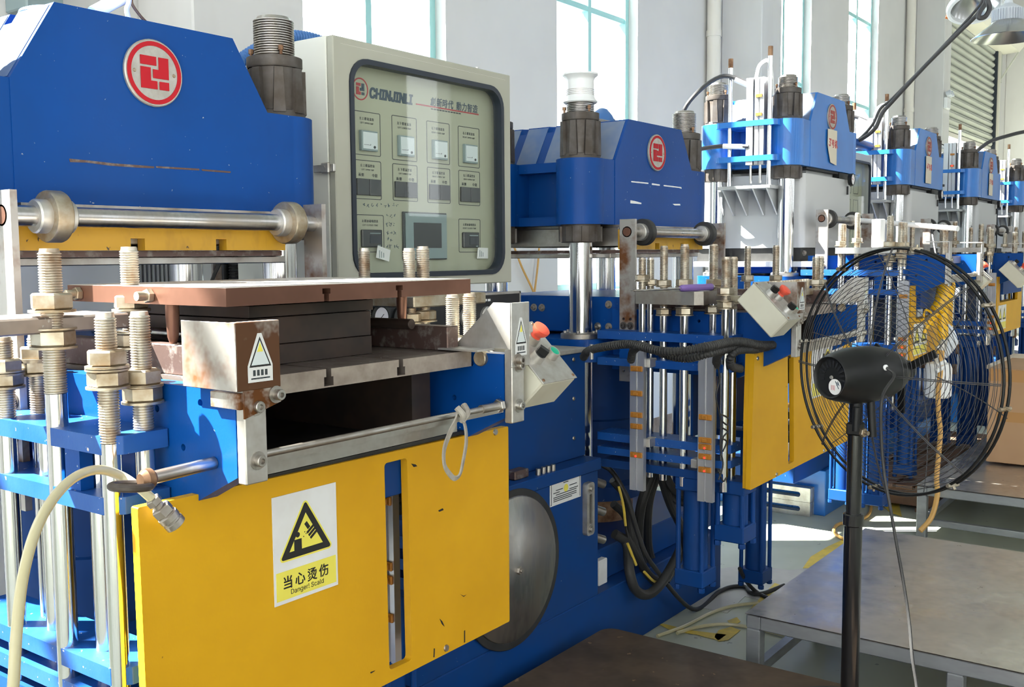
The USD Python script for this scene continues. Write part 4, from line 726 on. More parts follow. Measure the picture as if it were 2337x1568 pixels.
    # arms beside the table with steel end strips
    for s in (-1, 1):
        xa = cx - .377 if s < 0 else cx + .339
        sh = Polygon([(1.31 + yl, 1.195 + lz), (1.31 + yl, 1.335 + lz), (2.03, 1.335 + lz), (2.03, 1.10 + lz), (1.50 + yl, 1.10 + lz)])
        for yy, zz in ((1.40, 1.31), (1.45, 1.23), (1.52, 1.29), (1.6, 1.21), (1.66, 1.30)): sh = sh.difference(Point(yy + yl, zz + lz).buffer(.006))
        arm = part(t, 'arm', extrude(sh, xa, xa + .038, 'yz'), M['blue_paint'], False)
        part(arm, 'end_strip', cat(box(xa, xa + .045, 1.288 + yl, 1.309 + yl, 1.185 + lz, 1.345 + lz, .002)), M['steel_light'])
        for zz in (1.222, 1.31): part(arm, 'bolt', bolt_head((xa + .024, 1.288 + yl, zz + lz), (0, -1, 0), .0095), M['steel'])
    part(t, 'bar', cat(bar(((cx - .335, 1.315 + yl, 1.215 + lz), (cx + .335, 1.315 + yl, 1.215 + lz)), .012, .012), cyl((cx - .335, 1.312 + yl, 1.2245 + lz), (cx + .335, 1.312 + yl, 1.2245 + lz), .0065, 12), bar(((cx - .335, 1.322 + yl, 1.198 + lz), (cx + .19, 1.322 + yl, 1.198 + lz)), .004, .022)), M['steel'], label='steel cross bar along the front of the table')
    part(t, 'bar_nut', cat(hexnut((cx + .317, 1.312 + yl, 1.2245 + lz), .015, .013, (1, 0, 0)), cyl((cx + .26, 1.312 + yl, 1.2245 + lz), (cx + .318, 1.312 + yl, 1.2245 + lz), .0095, 12)), M['steel'])
    part(t, 'front_beam', box(cx - .338, cx + .338, 1.435 + yl, 1.465 + yl, 1.05 + lz, 1.1495 + lz, .002), M['blue_dark'])
    part(t, 'tray', cat(box(cx - .338, cx + .338, 1.42 + yl, 2.0, 1.150 + lz, 1.158 + lz), box(cx - .338, cx + .338, 1.98, 2.0, 1.158 + lz, 1.23 + lz)), M['black_tray'], False)
    part(t, 'apron', box(cx - .338, cx + .338, 1.70 + yl, 1.71 + yl, .86 + lz, 1.149 + lz), M['blue_dark'], False)
    return t


def zat(X, Y, py):
    """Height at which the upright line through (X, Y) meets the photograph's row py."""
    q = CAM @ (np.array([X, Y, 1.25]) - CPOS); return float(P(1168.5 + F_PX * q[0] / q[2], py, Y=Y)[2])


def R_(cx, rx, ry, top, tfrom, nuts, r, zb):
    """A rod of one press from rows of the photograph."""
    f = lambda v: v if v is None or v < 5 else zat(cx + rx, ry, v)
    return (rx, ry, f(top), f(tfrom), [f(n) for n in nuts], r, f(zb))


# ---------------------------------------------------------------- left press
C1 = 1.407
LOW = .70
rods1 = [R_(C1, -.473, 1.844, 768, 955, (850, 880), .0165, LOW), R_(C1, -.41, 1.844, 760, 955, (820, 850), .016, LOW), R_(C1, -.473, 1.671, 567, 897, (706, 789), .0185, LOW), R_(C1, -.473, 1.511, 712, 1.246, (833, 880), .0165, LOW),
         R_(C1, -.41, 1.511, 710, 1.246, (876, 914), .0165, LOW), R_(C1, -.302, 1.70, 563, 840, (704, 790), .0165, 850), R_(C1, -.442, 1.60, 1.23, None, (), .0175, LOW), R_(C1, -.442, 1.765, 1.23, None, (), .0155, LOW),
         R_(C1, .41, 1.511, 672, 1.246, (790,), .0155, LOW), R_(C1, .473, 1.511, 668, 1.246, (795,), .0155, LOW), R_(C1, .461, 1.844, 566, 1.3, (690,), .0145, LOW), R_(C1, .44, 1.671, 566, 1.3, (735,), .0145, LOW), R_(C1, .49, 1.671, 562, 1.3, (730,), .016, LOW)]


def XZ(px, Y): return [(float(P(a, b, Y=Y)[0]), float(P(a, b, Y=Y)[2])) for a, b in px]


ys = 2.044
scar1 = [XZ([(158, 362), (200, 366), (262, 373), (330, 378), (352, 380), (352, 384), (320, 383), (250, 378), (198, 371), (160, 370)], ys), XZ([(356, 379), (455, 385), (455, 389), (400, 386), (357, 383)], ys), XZ([(460, 386), (527, 391), (526, 395), (462, 390)], ys)]
L1 = press('press', 'blue rubber press in the left foreground with a raised copper-brown mould plate', C1,
           dict(rods=rods1, scars=(scar1,), scar_mat='brown_steel', nut=dict(thread=.105)))


def yellow_panel(t, cx, Y, corners, slot, sign, screws, label=None, chips=(), detail=2, thick=.018, signs2=None):
    c = XZ(corners, Y); sh = Polygon(c).buffer(-.004).buffer(.004, 3)
    if slot is not None:
        s = Polygon(XZ(slot, Y)); sh = sh.difference(s.buffer(-.008).buffer(.008, 4))
    p = part(t, 'guard_panel', extrude(sh, Y, Y + min(thick, .018)), M['yellow_paint'], False, label=label)
    if thick > .02: part(p, 'guard_return', extrude(sh.intersection(sbox(c[0][0] - .01, 0, c[0][0] + .006, 3)), Y + .0181, Y + thick), M['yellow_paint'], False)
    if sign is not None:
        s = XZ(sign, Y); w = s[1][0] - s[0][0]; h = s[0][1] - s[3][1]
        warning_sign(p, (s[3][0], Y, s[3][1]), (1, 0, 0), w, h, detail=detail)
    for q in screws:
        a = P(*q, Y=Y); part(p, 'screw', cat(lathe([(.008, 0), (.007, .003), (.003, .0032), (0, .002)], (a[0], Y, a[2]), (0, -1, 0), 14)), M['steel'])
    if chips: part(p, 'paint_chip', cat(*[extrude(Polygon(XZ(q, Y)).buffer(0), Y - .0008, Y - .0001) for q in chips]), M['dark_void'], False)
    return p


zbl = P(1163, 1418, Y=1.413)[2]
gp = yellow_panel(L1, C1, 1.413, [(314, 1159), (1160, 973), (1163, 1418), (345, 1836)], [(877, 1058), (929, 1045), (940, 1506), (889, 1530)], [(611, 1139), (758, 1104), (768, 1335), (626, 1386)], [(1130, 986), (1018, 1479)],
                  label='yellow guard panel with a long upright slot and a burn warning sign',
                  chips=([(1003, 1412), (1009, 1418), (1014, 1430), (1008, 1424)], [(1050, 1356), (1058, 1360), (1064, 1357), (1058, 1362)], [(845, 1534), (856, 1530), (854, 1532), (846, 1537)], [(990, 1480), (992, 1480), (991, 1500), (989, 1500)], [(1059, 1440), (1061, 1438), (1061, 1465), (1059, 1467)], [(938, 1058), (948, 1060), (952, 1064), (944, 1066)], [(1000, 1165), (1010, 1160), (1012, 1164), (1002, 1168)]))
sensor_rail(L1, P(893, 1290, Y=1.52)[0], 1.52, P(900, 1508, Y=1.52)[2], P(895, 1075, Y=1.52)[2], [(P(897, y, Y=1.52)[2], y > 1400) for y in (1138, 1287, 1318, 1405)], face='x')
SX = P(908, 1100, Y=1.56)[0]
part(L1, 'shaft', cat(ribbed([(SX, 1.56, .985), (SX, 1.56, 1.06), (SX, 1.56, 1.145)], .020, .016), cyl((SX, 1.56, .965), (SX, 1.56, .986), .022, 16)), M['black_rubber'])


def table(t, cx, mould=True, rails=True, lz=0.0, Yf=1.391):
    x0, x1 = cx - .325, cx + .328
    zt, zb = P(1072, 800, Y=1.391)[2] + lz, P(1072, 836, Y=1.391)[2] + lz
    sh = sbox(x0, zb, x1, zt)
    for c in (-.098, .10): sh = sh.difference(unary_union([sbox(cx + c - .0065, zt - .018, cx + c + .0065, zt + .001), sbox(cx + c - .012, zt - .032, cx + c + .012, zt - .015)]))
    p = part(t, 'lower_platen', extrude(sh, Yf, 1.98), M['platen_steel'], False)
    part(p, 'platen_edge', cat(*[extrude(sh.intersection(sbox(a, 0, b, 9)).buffer(0), Yf - .001, Yf - .0001) for a, b in ((x0 + .001, x1 - .001),)]), M['platen_face'], False)
    if rails:
        for a in (x0 + .008, x1 - .046): part(t, 'side_rail', box(a, a + .038, 1.42, 1.97, zt + .0002, zt + .054, .002), M['brown_steel'])
    for a in (x0 + .06, x1 - .12): part(t, 'platen_slide', box(a, a + .06, 1.46, 1.98, 1.159 + lz, zb - .0002), M['mold_dark'], False)
    # end bracket at each corner
    for s in (-1, 1):
        xa, xb = (cx - .392, cx - .305) if s < 0 else (cx + .332, cx + .398)
        za, zc = 1.338 + lz, 1.447 + lz
        if s < 0:
            b = part(t, 'corner_bracket', cat(box(xa - .003, xa, 1.283, 1.42, za, zc, .001), box(xa, xb, 1.287, 1.30, zc - .003, zc)), M['steel_rusty'])
            part(b, 'bracket_face', box(xa, xb, 1.283, 1.2869, za, zc, .001), M['bracket_front'])
            part(b, 'bracket_foot', cat(extrude(Polygon([(xa + .012, za - .045), (xb, za - .025), (xb, za), (xa + .012, za)]), 1.2835, 1.2868), box(xa + .005, xa + .03, 1.2868, 1.36, za - .03, za - .004, .001)), M['bracket_rust'], False)
            small_sign(b, (xa + .020, 1.2829, za + .012), (1, 0, 0), .050, .078)
        else:
            b = part(t, 'corner_bracket', cat(box(xa, xb, 1.283, 1.287, za - .03, zc, .001), hexa([(xa + dx, yy, zz) for dx in (0, -.003) for yy, zz in ((1.285, zc), (1.285, za + .01), (1.44, za + .01), (1.33, zc))]), box(xa - .06, xa, 1.33, 1.44, za + .006, za + .01)), M['steel_light'])
            small_sign(b, (xa + .012, 1.2829, za - .006), (1, 0, 0), .042, .082)
        part(b, 'bolt', bolt_head((xb - .012, 1.283, za - .012), (0, -1, 0), .009, .016) if s < 0 else bolt_head((xa + .02, 1.283, za - .015), (0, -1, 0), .009, .016), M['steel'])
    zc = (zt + zb) / 2
    part(t, 'adjusting_screw', cat(cyl((x1 + .0005, 1.37, zc), (x1 + .022, 1.37, zc), .017, 20, .002), cyl((x1 + .02, 1.37, zc), (x1 + .07, 1.37, zc), .008, 14), hexnut((x1 + .04, 1.37, zc), .014, .012, (1, 0, 0))), M['nut_steel'])
    if not mould: return
    zm = [P(570, y, Y=1.525)[2] for y in (803, 727, 699)]; zm[0] = zt + .0002
    ma, mb = P(569, 750, Y=1.525)[0], P(848, 740, Y=1.525)[0]
    m = part(t, 'mould_block', cat(box(ma, mb, 1.525, 1.93, zm[0], zm[0] + (zm[1] - zm[0]) * .42, .001), box(ma, mb, 1.527, 1.93, zm[0] + (zm[1] - zm[0]) * .42 + .0008, zm[1] - .001, .001)), M['mold_dark'])
    part(m, 'mould_lid', box(ma - .002, mb + .004, 1.523, 1.93, zm[1] + .0005, zm[2], .001), M['mold_dark'])
    zp0, zp1 = 1.466, 1.497
    for a in (ma + .05, mb - .05):
        for b in (1.56, 1.85): part(m, 'spacer_pillar', cyl((a, b, zm[2]), (a, b, zp0), .012, 14), M['mold_dark'])
    sh = sbox(x0, zp0, x1, zp1)
    for c in (-.098, .10): sh = sh.difference(unary_union([sbox(cx + c - .006, zp0 - .001, cx + c + .006, zp0 + .018), sbox(cx + c - .010, zp0 + .014, cx + c + .010, zp0 + .024)]))
    cp = part(t, 'mould_plate', extrude(sh, Yf, 1.875), M['copper_plate'], False, label='copper-brown raised mould plate')
    part(cp, 'polished_top', box(x0 + .001, x1 - .001, Yf + .001, 1.874, zp1 + .0001, zp1 + .0009), M['plate_top'], False, label='bright machined top face')
    for px_, py_ in ((183, 672), (345, 680)):
        q = P(px_, py_, X=x0); part(cp, 'side_bolt', cat(hexnut((x0, q[1], 1.481), .013, .012, (-1, 0, 0)), cyl((x0 - .012, q[1], 1.481), (x0 - .030, q[1], 1.481), .0085, 12)), M['nut_steel'])
    for px_, xx in ((393, x0 + .022), (917, x1 - .03)):
        yy = xx / (P(px_, 710, Y=1.0)[0]); part(cp, 'guide_pin', lathe([(.006, -.072), (.010, -.06), (.0125, -.02), (.0125, 0)], (xx, yy, zp0), (0, 0, 1), 16), M['copper_plate'])
    for px_, py_, ye, mt in ((541, 772, 1.50, 'chrome_dull'), (940, 740, 1.50, 'mold_dark')):
        q = P(px_, py_, Y=ye); part(t, 'pull_bar', cyl((q[0], ye, q[2]), (q[0], 1.96, q[2]), .0115, 18, .001), M[mt])


table(L1, C1)
# slide bars that the left press's tall rods carry
q0, q1 = P(0, 728, Y=1.655), P(296, 714, Y=1.655)
part(L1, 'ejector_plate', box(C1 - .66, q1[0], 1.655, 1.80, P(150, 759, Y=1.655)[2], P(150, 722, Y=1.655)[2], .003), M['platen_steel'], label='thick dark steel ejector plate at the left edge')
qa, qb = P(945, 690, Y=1.63), P(1110, 690, Y=1.63)
part(L1, 'ejector_plate', box(qa[0], qb[0], 1.63, 1.78, P(1040, 697, Y=1.63)[2], P(1040, 671, Y=1.63)[2], .003), M['nut_steel'])
# ---------------------------------------------------------------- right press of the pair
C2 = 3.79
rods2 = [R_(C2, -.473, 1.844, 588, 680, (640,), .0135, LOW), R_(C2, -.41, 1.844, 588, 675, (650,), .0135, LOW), R_(C2, -.43, 1.777, 561, 700, (653, 718), .0145, LOW), R_(C2, -.473, 1.671, 557, 705, (653, 718), .016, LOW), R_(C2, -.372, 1.605, 557, 690, (653, 714), .016, LOW),
         R_(C2, -.473, 1.511, 586, 705, (672, 703), .0155, LOW), R_(C2, -.41, 1.511, 586, 705, (690,), .0155, LOW), R_(C2, .43, 1.82, 562, 1.3, (640,), .0145, LOW), R_(C2, .43, 1.69, 560, 1.3, (640,), .0145, LOW), R_(C2, .42, 1.511, 585, 1.3, (650,), .0145, LOW), R_(C2, .475, 1.511, 585, 1.3, (650,), .0145, LOW)]
scar2 = [XZ([(1441, 413), (1480, 417), (1480, 420), (1441, 416)], ys), XZ([(1488, 418), (1506, 421), (1506, 424), (1488, 422)], ys), XZ([(1515, 422), (1555, 427), (1556, 431), (1550, 429), (1515, 425)], ys), XZ([(1439, 457), (1450, 459), (1464, 463), (1464, 466), (1439, 464)], ys), XZ([(1535, 465), (1552, 465), (1553, 469), (1540, 469)], ys)]
L2 = press('press', 'blue rubber press right of the cream cabinet, a white spool on its column', C2,
           dict(rods=rods2, scars=(scar2,), scar_mat='white_plastic', nut=dict(thread=.10, h=.175), dark_rollers=True, rollers=(-.30, .24)))
table(L2, C2, mould=False)
za, zb_ = zat(3.26, 1.60, 697), zat(3.26, 1.60, 666)
part(L2, 'ejector_plate', extrude(Polygon([(3.26, 1.84), (3.45, 1.84), (3.45, 1.58), (3.285, 1.58), (3.26, 1.605)]), za, zb_, 'xy'), M['steel'], False)
PLATE2 = zb_
part(L2, 'spring_rack', cat(box(C2 - .30, C2 + .30, 1.47, 1.50, 1.378, 1.402), *[lathe([(.008, 0), (.010, .01), (.008, .02), (.010, .03), (.008, .04)], (C2 - .28 + i * .028, 1.485, 1.402), (0, 0, 1), 8) for i in range(20)]), M['nut_steel'])
yellow_panel(L2, C2, 1.408, [(1722, 808), (1945, 757), (1934, 1006), (1712, 1119)], [(1798, 804), (1811, 800), (1812, 1053), (1799, 1060)], [(1852, 797), (1922, 776), (1920, 880), (1850, 911)], [(1729, 818), (1772, 1083), (1880, 1028)], label='yellow guard panel behind the fan with a slim upright slot', thick=.034)
sensor_rail(L2, 3.245, 1.82, zat(3.245, 1.82, 1118), zat(3.245, 1.82, 800), [(zat(3.245, 1.82, y), y > 1000) for y in (841, 897, 946, 972, 1037)], w=.058)
sensor_rail(L2, 3.245, 1.545, zat(3.245, 1.545, 1143), zat(3.245, 1.545, 806), [(zat(3.245, 1.545, y), y > 1010) for y in (951, 1003, 1018, 1040, 1070)], w=.058)
for y, z in ((1.79, .855), (1.79, 1.15), (1.60, .80), (1.575, 1.15)): part(L2, 'rail_clip', box(3.256, 3.31, y - .012, y + .012, z - .016, z + .016, .002), M['steel_light'])
SB = [0.0]

# ---------------------------------------------------------------- control boxes
cz = P(1241, 875, Y=1.25)
control_box('cream push-button box with red stop button in front of the oil tank', cz[0], P(1317, 865, Y=1.25)[0], 1.344, cz[2] + .030, 45, buttons=(('stop', .52, .17), ('selector', .28, -.12), ('push', .74, -.10), ('selector', .10, .36)))
cz = P(1801, 730, Y=1.25)
control_box('cream push-button box with red stop button left of the fan cage', cz[0], cz[0] + .115, 1.344, cz[2] + .030, 45, buttons=(('stop', .55, .05), ('selector', .25, .15), ('selector', .35, -.3), ('push', .8, -.3)))

# ---------------------------------------------------------------- control cabinet between the two
CY = 2.20; cx0, cx1 = P(764, 300, Y=CY)[0], P(1166, 400, Y=CY)[0]; cz0, cz1 = 1.447, P(762, 78, Y=CY)[2]
cab = thing('control_cabinet', 'tall cream electrical control cabinet with a glazed door between the two presses', 'cabinet', ((cx0 + cx1) / 2, CY + .2, cz0))
G = lambda q, Y=CY: P(*q, Y=Y)
gx0, gx1 = G((799, 320))[0], G((1148, 340))[0]; gz0, gz1 = G((1000, 630))[2], G((1000, 170))[2]
part(cab, 'case', csg(box(cx0, cx1, CY + .03, CY + .46, cz0, cz1, .003), box(gx0 - .02, gx1 + .02, CY + .02, CY + .10, gz0 - .02, gz1 + .02)), M['cream'])
door = part(cab, 'door', csg(box(cx0, cx1, CY, CY + .027, cz0 + .002, cz1 - .002, .003), extrude(rrect(gx0 + .008, gx1 - .008, gz0 + .008, gz1 - .008, .07), CY - .01, CY + .04)), M['cream_face'])
part(door, 'window_gasket', extrude(rrect(gx0, gx1, gz0, gz1, .075).difference(rrect(gx0 + .016, gx1 - .016, gz0 + .016, gz1 - .016, .062)), CY - .006, CY + .029), M['gasket'])
part(door, 'pane', extrude(rrect(gx0 + .014, gx1 - .014, gz0 + .014, gz1 - .014, .062), CY + .008, CY + .012), M['pane'], False)
PY = CY + .05
pan = part(cab, 'instrument_panel', box(gx0 - .018, gx1 + .018, PY, PY + .004, gz0 - .018, gz1 + .018), M['panel_cream'], False)
Q = lambda x, y: P(x, y, Y=PY)


def flat(owner, name, shape, material, d=.0008, base=0.0): return part(owner, name, extrude(shape, PY - base - d, PY - base), material, False)


def outline(px, w=.0022, r=.006):
    a, b = Q(px[0], px[1]), Q(px[2], px[3]); s = rrect(a[0], b[0], b[2], a[2], r)
    return s.difference(s.buffer(-w))


def label_cn(s, xc, z, h, mat_='print_dark'):
    g, L = text_shape(s, h, .12); return affinity.translate(g, xc - L / 2, z)


def label_en(s, xc, z, h):
    m = meshkit.text_mesh(s, h, .0006); v = np.array(m.vertices); return tm(np.stack([v[:, 0] - v[:, 0].max() / 2 + xc, PY - .0006 + v[:, 2], v[:, 1] + z], 1), np.asarray(m.faces)[:, ::-1])


cols = [(808, 868, 250, 355, 361, 455), (893, 951, 261, 367, 370, 459), (973, 1026, 274, 374, 378, 464), (1045, 1094, 286, 382, 385, 469)]
cnm = ['左上', '左下', '右下', '右上']; enm = ['LEFT UPPER', 'LEFT LOWER', 'RIGHT LOWER', 'RIGHT UPPER']
prn, eng = [], []
wfr = np.mean([Q(c[1], 300)[0] - Q(c[0], 300)[0] for c in cols])
for i, (a, b, y0, y1, y2, y3) in enumerate(cols):
    xr = Q(b, (y0 + y1) / 2)[0]; xl = xr - wfr; xc = (xl + xr) / 2
    zt_, zb2 = Q((a + b) / 2, y0 + (b - a) * .09)[2], Q((a + b) / 2, y1)[2]; zt3, zb3 = Q((a + b) / 2, y2 + 5)[2], Q((a + b) / 2, y3)[2]
    for u, v in ((zb2, zt_), (zb3, zt3)):
        s = rrect(xl, xr, u, v, .006); prn.append(s.difference(s.buffer(-.0022)))
    h1 = zt_ - zb2
    prn.append(label_cn(cnm[i] + '模電流表', xc, zt_ - h1 * .19, h1 * .072)); eng.append(label_en(enm[i] + ' AMP', xc, zt_ - h1 * .28, h1 * .038))
    prn.append(label_cn(cnm[i] + '模温控表', xc, zt3 - h1 * .15, h1 * .072)); eng.append(label_en(enm[i] + ' TMP', xc, zt3 - h1 * .235, h1 * .036))
    prn.append(label_cn('兩側', xc - wfr * .24, zt3 - h1 * .37, h1 * .085)); prn.append(label_cn('中間', xc + wfr * .26, zt3 - h1 * .37, h1 * .085))
    mw = wfr * .60; mz = zb2 + h1 * .10; mh = h1 * .46
    me = part(pan, 'ammeter', box(xc - mw / 2, xc + mw / 2, PY - .012, PY - .0001, mz, mz + mh, .001), M['bezel'])
    part(me, 'meter_face', box(xc - mw / 2 + .005, xc + mw / 2 - .003, PY - .0135, PY - .012, mz + .006, mz + mh - .005), M['meter_face'], False)
    part(me, 'needle', cat(box(xc - mw * .38, xc + mw * .02, PY - .0142, PY - .0135, mz + mh * .28, mz + mh * .295), box(xc + mw * .015, xc + mw * .03, PY - .0142, PY - .0135, mz + mh * .27, mz + mh * .34)), M['print_dark'], False)
    part(me, 'adjuster', cyl((xc + mw * .26, PY - .0135, mz + mh * .2), (xc + mw * .26, PY - .0155, mz + mh * .2), .0042, 12), M['print_dark'])
    tw = wfr * .43; th = (zt3 - zb3) * .42
    for s in (0, 1):
        x0_ = xl + wfr * .06 + s * (tw + wfr * .02); tc = part(pan, 'temperature_controller', box(x0_, x0_ + tw, PY - .008, PY - .0001, zb3 + (zt3 - zb3) * .10, zb3 + (zt3 - zb3) * .10 + th, .001), M['screen'])
# lower row: touch screen and two timers
a, b = Q(916, 480), Q(1016, 592)
sc = part(pan, 'touch_screen', box(a[0], b[0], PY - .010, PY - .0001, b[2], a[2] - .004, .002), M['print_dark'])
part(sc, 'screen_bezel', box(a[0] + .007, b[0] - .003, PY - .0115, PY - .010, b[2] + .004, a[2] - .009), M['bezel'], False)
c, d = Q(938, 508), Q(1002, 566); part(sc, 'display', box(c[0], d[0], PY - .0122, PY - .0115, d[2], c[2]), M['screen'], False)
for (l, r_, t0, t1, n, en) in ((812, 876, 487, 576, '左模加硫時間表', 'LEFT CLOSED TIME'), (1049, 1096, 497, 576, '右模加硫時間表', 'RIGHT CLOSED TIME')):
    xr = Q(r_, 530)[0]; xl = xr - wfr * 1.02; xc = (xl + xr) / 2; zt_, zb2 = Q((l + r_) / 2, t0 + 3)[2], Q((l + r_) / 2, t1)[2]
    s = rrect(xl, xr, zb2, zt_, .006); prn.append(s.difference(s.buffer(-.0022))); h1 = zt_ - zb2
    prn.append(label_cn(n, xc, zt_ - h1 * .2, h1 * .08)); eng.append(label_en(en, xc, zt_ - h1 * .3, h1 * .045))
    tw = wfr * .74; tmr = part(pan, 'timer', box(xc - tw / 2, xc + tw / 2, PY - .010, PY - .0001, zb2 + h1 * .14, zb2 + h1 * .60, .002), M['screen'])
    part(tmr, 'timer_window', box(xc - tw * .14, xc + tw * .42, PY - .0112, PY - .010, zb2 + h1 * .24, zb2 + h1 * .45), M['gasket'], False)
    part(tmr, 'timer_mark', cat(box(xc - tw * .14, xc + tw * .4, PY - .0110, PY - .010, zb2 + h1 * .49, zb2 + h1 * .52), box(xc + tw * .26, xc + tw * .4, PY - .0110, PY - .010, zb2 + h1 * .17, zb2 + h1 * .20)), M['bezel'], False)
part(pan, 'panel_print', cat(extrude(unary_union(prn), PY - .0008, PY - .0001)), M['print_dark'], False)
part(pan, 'panel_print', cat(*eng), M['print_dark'], False)
# maker's mark and slogan
a = Q(822, 203); rr = .034
sq = Point(a[0], a[2]).buffer(rr, 16); mk = [sq.difference(sq.buffer(-.004))]
u = rr * .52
mk += [Polygon([(a[0] + p * u, a[2] + q * u) for p, q in z]) for z in ([(-1, 1), (.1, 1), (.1, .5), (-1, .5)], [(-1, .35), (-.3, .35), (-.3, -.45), (.1, -.45), (.1, -1), (-1, -1)])]
flat(pan, 'logo', unary_union(mk), M['print_red'])
flat(pan, 'logo', unary_union([Polygon([(a[0] + p * u, a[2] + q * u) for p, q in z]) for z in ([(.3, 1), (1, 1), (1, -.3), (-.1, -.3), (-.1, .2), (.3, .2)], [(.3, -.5), (1, -.5), (1, -1), (.3, -1)])]), M['print_blue'])
m = meshkit.text_mesh('CHINJINLI', .030, .0008, bold=True); v = np.array(m.vertices); a, b = Q(842, 222), Q(940, 236); v[:, 0] *= (b[0] - a[0]) / v[:, 0].max()
part(pan, 'brand_lettering', cat(*[tm(np.stack([a[0] + dx + v[:, 0] + v[:, 1] * .12, PY - .0008 - .00001 * k + v[:, 2], a[2] + dz + v[:, 1]], 1), np.asarray(m.faces)[:, ::-1]) for k, (dx, dz) in enumerate(((-.0016, -.001), (.0016, -.001), (-.0016, .001), (.0016, .001)))]), M['print_blue'], False)
g, L = text_shape('創新時代 動力智造', .030, .04); a, b = Q(982, 240), Q(1090, 258)
g = affinity.affine_transform(g, [(b[0] - a[0]) / L, .12, 0, 1, a[0], a[2] + .002]); flat(pan, 'slogan', g, M['print_blue'])
a, b = Q(949, 237), Q(1092, 262); zl = (a[2] + b[2]) / 2
flat(pan, 'slogan_rule', Polygon([(a[0], zl - .0022), (b[0], zl - .0022), (b[0], zl + .0022), (a[0], zl + .0022)]), M['print_red'])
flat(pan, 'slogan_small_print', unary_union([sbox(a[0] + .075 + i * .0145, zl - .0095, a[0] + .075 + i * .0145 + .011, zl - .0055) for i in range(11)]), M['print_dark'])
# marker-pen notes on the panel and two paper tags
r2 = np.random.default_rng(3); st = []
for (x, y, n, w) in ((828, 468, 9, 9.5), (880, 493, 3, 9), (880, 512, 3, 8), (882, 531, 3, 8), (882, 546, 2, 8), (880, 562, 4, 8)):
    for i in range(n):
        for k in range(3):
            p, q = Q(x + i * w + r2.uniform(0, 6), y + r2.uniform(-5, 4)), Q(x + i * w + r2.uniform(0, 6), y + r2.uniform(-5, 6)); d = np.hypot(q[0] - p[0], q[2] - p[2])
            if d > .002: st.append(LineString([(p[0], p[2]), (q[0], q[2])]).buffer(.0007, 1))
flat(pan, 'handwriting', unary_union(st), M['print_blue'])
for q in ([(855, 560), (884, 571), (881, 597), (851, 588)], [(1084, 565), (1107, 566), (1107, 590), (1082, 590)]):
    pts = [Q(*p) for p in q]; tgp = part(pan, 'paper_tag', extrude(Polygon([(p[0], p[2]) for p in pts]), PY - .0135, PY - .0128), M['white_paper'], False)
    c = np.mean(pts, 0); e1 = pts[1] - pts[0]; part(tgp, 'tag_print', cat(*[extrude(LineString([(c[0] - e1[0] * .3 + i * e1[0] * .16, c[2] - .012), (c[0] - e1[0] * .3 + i * e1[0] * .16, c[2] + .010 - .004 * i)]).buffer(.0014, 1), PY - .0142, PY - .0136) for i in range(3)]), M['bezel'], False)
lt = P(735, 385, X=cx0)
lk = part(cab, 'latch', cat(box(cx0 - .010, cx0, CY - .002, CY + .085, lt[2] - .012, lt[2] + .012, .002), box(cx0 - .018, cx0 - .009, CY + .012, CY + .045, lt[2] - .016, lt[2] + .016, .003), cyl((cx0 - .02, CY + .03, lt[2]), (cx0, CY + .03, lt[2]), .006, 10)), M['steel_light'])
for y in range(238, 396, 20): part(cab, 'louvre', hexa([(cx0 - a, CY + .26 + b, P(697, y, X=cx0)[2] + c) for a, c in ((0, .009), (0, -.006), (.012, -.006), (.001, -.0055)) for b in (0, .12)]), M['cream'], False)
a = G((1124, 158)); part(cab, 'lifting_eye', cat(box(a[0] - .03, a[0] + .03, CY + .05, CY + .09, cz1, cz1 + .006), cyl((a[0], CY + .07, cz1 + .005), (a[0], CY + .07, cz1 + .02), .008, 10)), M['steel_light'])
part(door, 'door_seam', box(cx0 + .03, cx1 - .03, CY - .0006, CY - .0001, gz1 + .03, gz1 + .0306), M['cream'], False)
part(cab, 'roof_conduit', ribbed([P(x, y, Y=CY + .36) for x, y in ((500, 160), (545, 140), (590, 112), (640, 92), (670, 84), (712, 90), (740, 100))], .022, .012), M['coil_blue'])

# ---------------------------------------------------------------- gauge console, tank and skid
gp_ = thing('gauge_console', 'black gauge console with a steel rim under the control cabinet', 'gauge panel', (2.6, 2.3, .85))
x1 = P(1186, 720, Y=2.19)[0]; zt_, zb2 = P(1186, 664, Y=2.19)[2], P(1186, 792, Y=2.19)[2]
part(gp_, 'case', box(2.06, x1 - .004, 2.195, 2.56, zb2, zt_ - .003), M['blue_paint'], False)
part(gp_, 'face_plate', box(2.06, x1 - .006, 2.186, 2.1945, zb2 + .006, zt_ - .008), M['black_panel'], False)
part(gp_, 'rim', cat(box(2.05, x1, 2.184, 2.20, zt_ - .008, zt_), box(x1 - .006, x1, 2.184, 2.20, zb2, zt_), box(2.05, x1, 2.184, 2.20, zb2, zb2 + .006)), M['steel_light'], False)
for px_, py_, r in ((1110, 722, .027), (1064, 724, .027), (864, 724, .030), (914, 726, .030)):
    a = P(px_, py_, Y=2.185); g = part(gp_, 'pressure_gauge', lathe([(r * 1.3, 0), (r * 1.3, .010), (r * 1.1, .016), (r * 1.05, .016), (r * 1.05, .012), (0, .012)], (a[0], 2.1858, a[2]), (0, -1, 0), 32), M['steel_light'] if px_ > 1000 else M['black_plastic'])
    part(g, 'dial', cyl((a[0], 2.1737, a[2]), (a[0], 2.1727, a[2]), r * 1.03, 32), M['dial_face'])
    part(g, 'needle', bar(((a[0] - r * .4, 2.172, a[2] - r * .35), (a[0] + r * .35, 2.172, a[2] + r * .3)), .0016, .001, (0, 1, 0)), M['sign_black'])
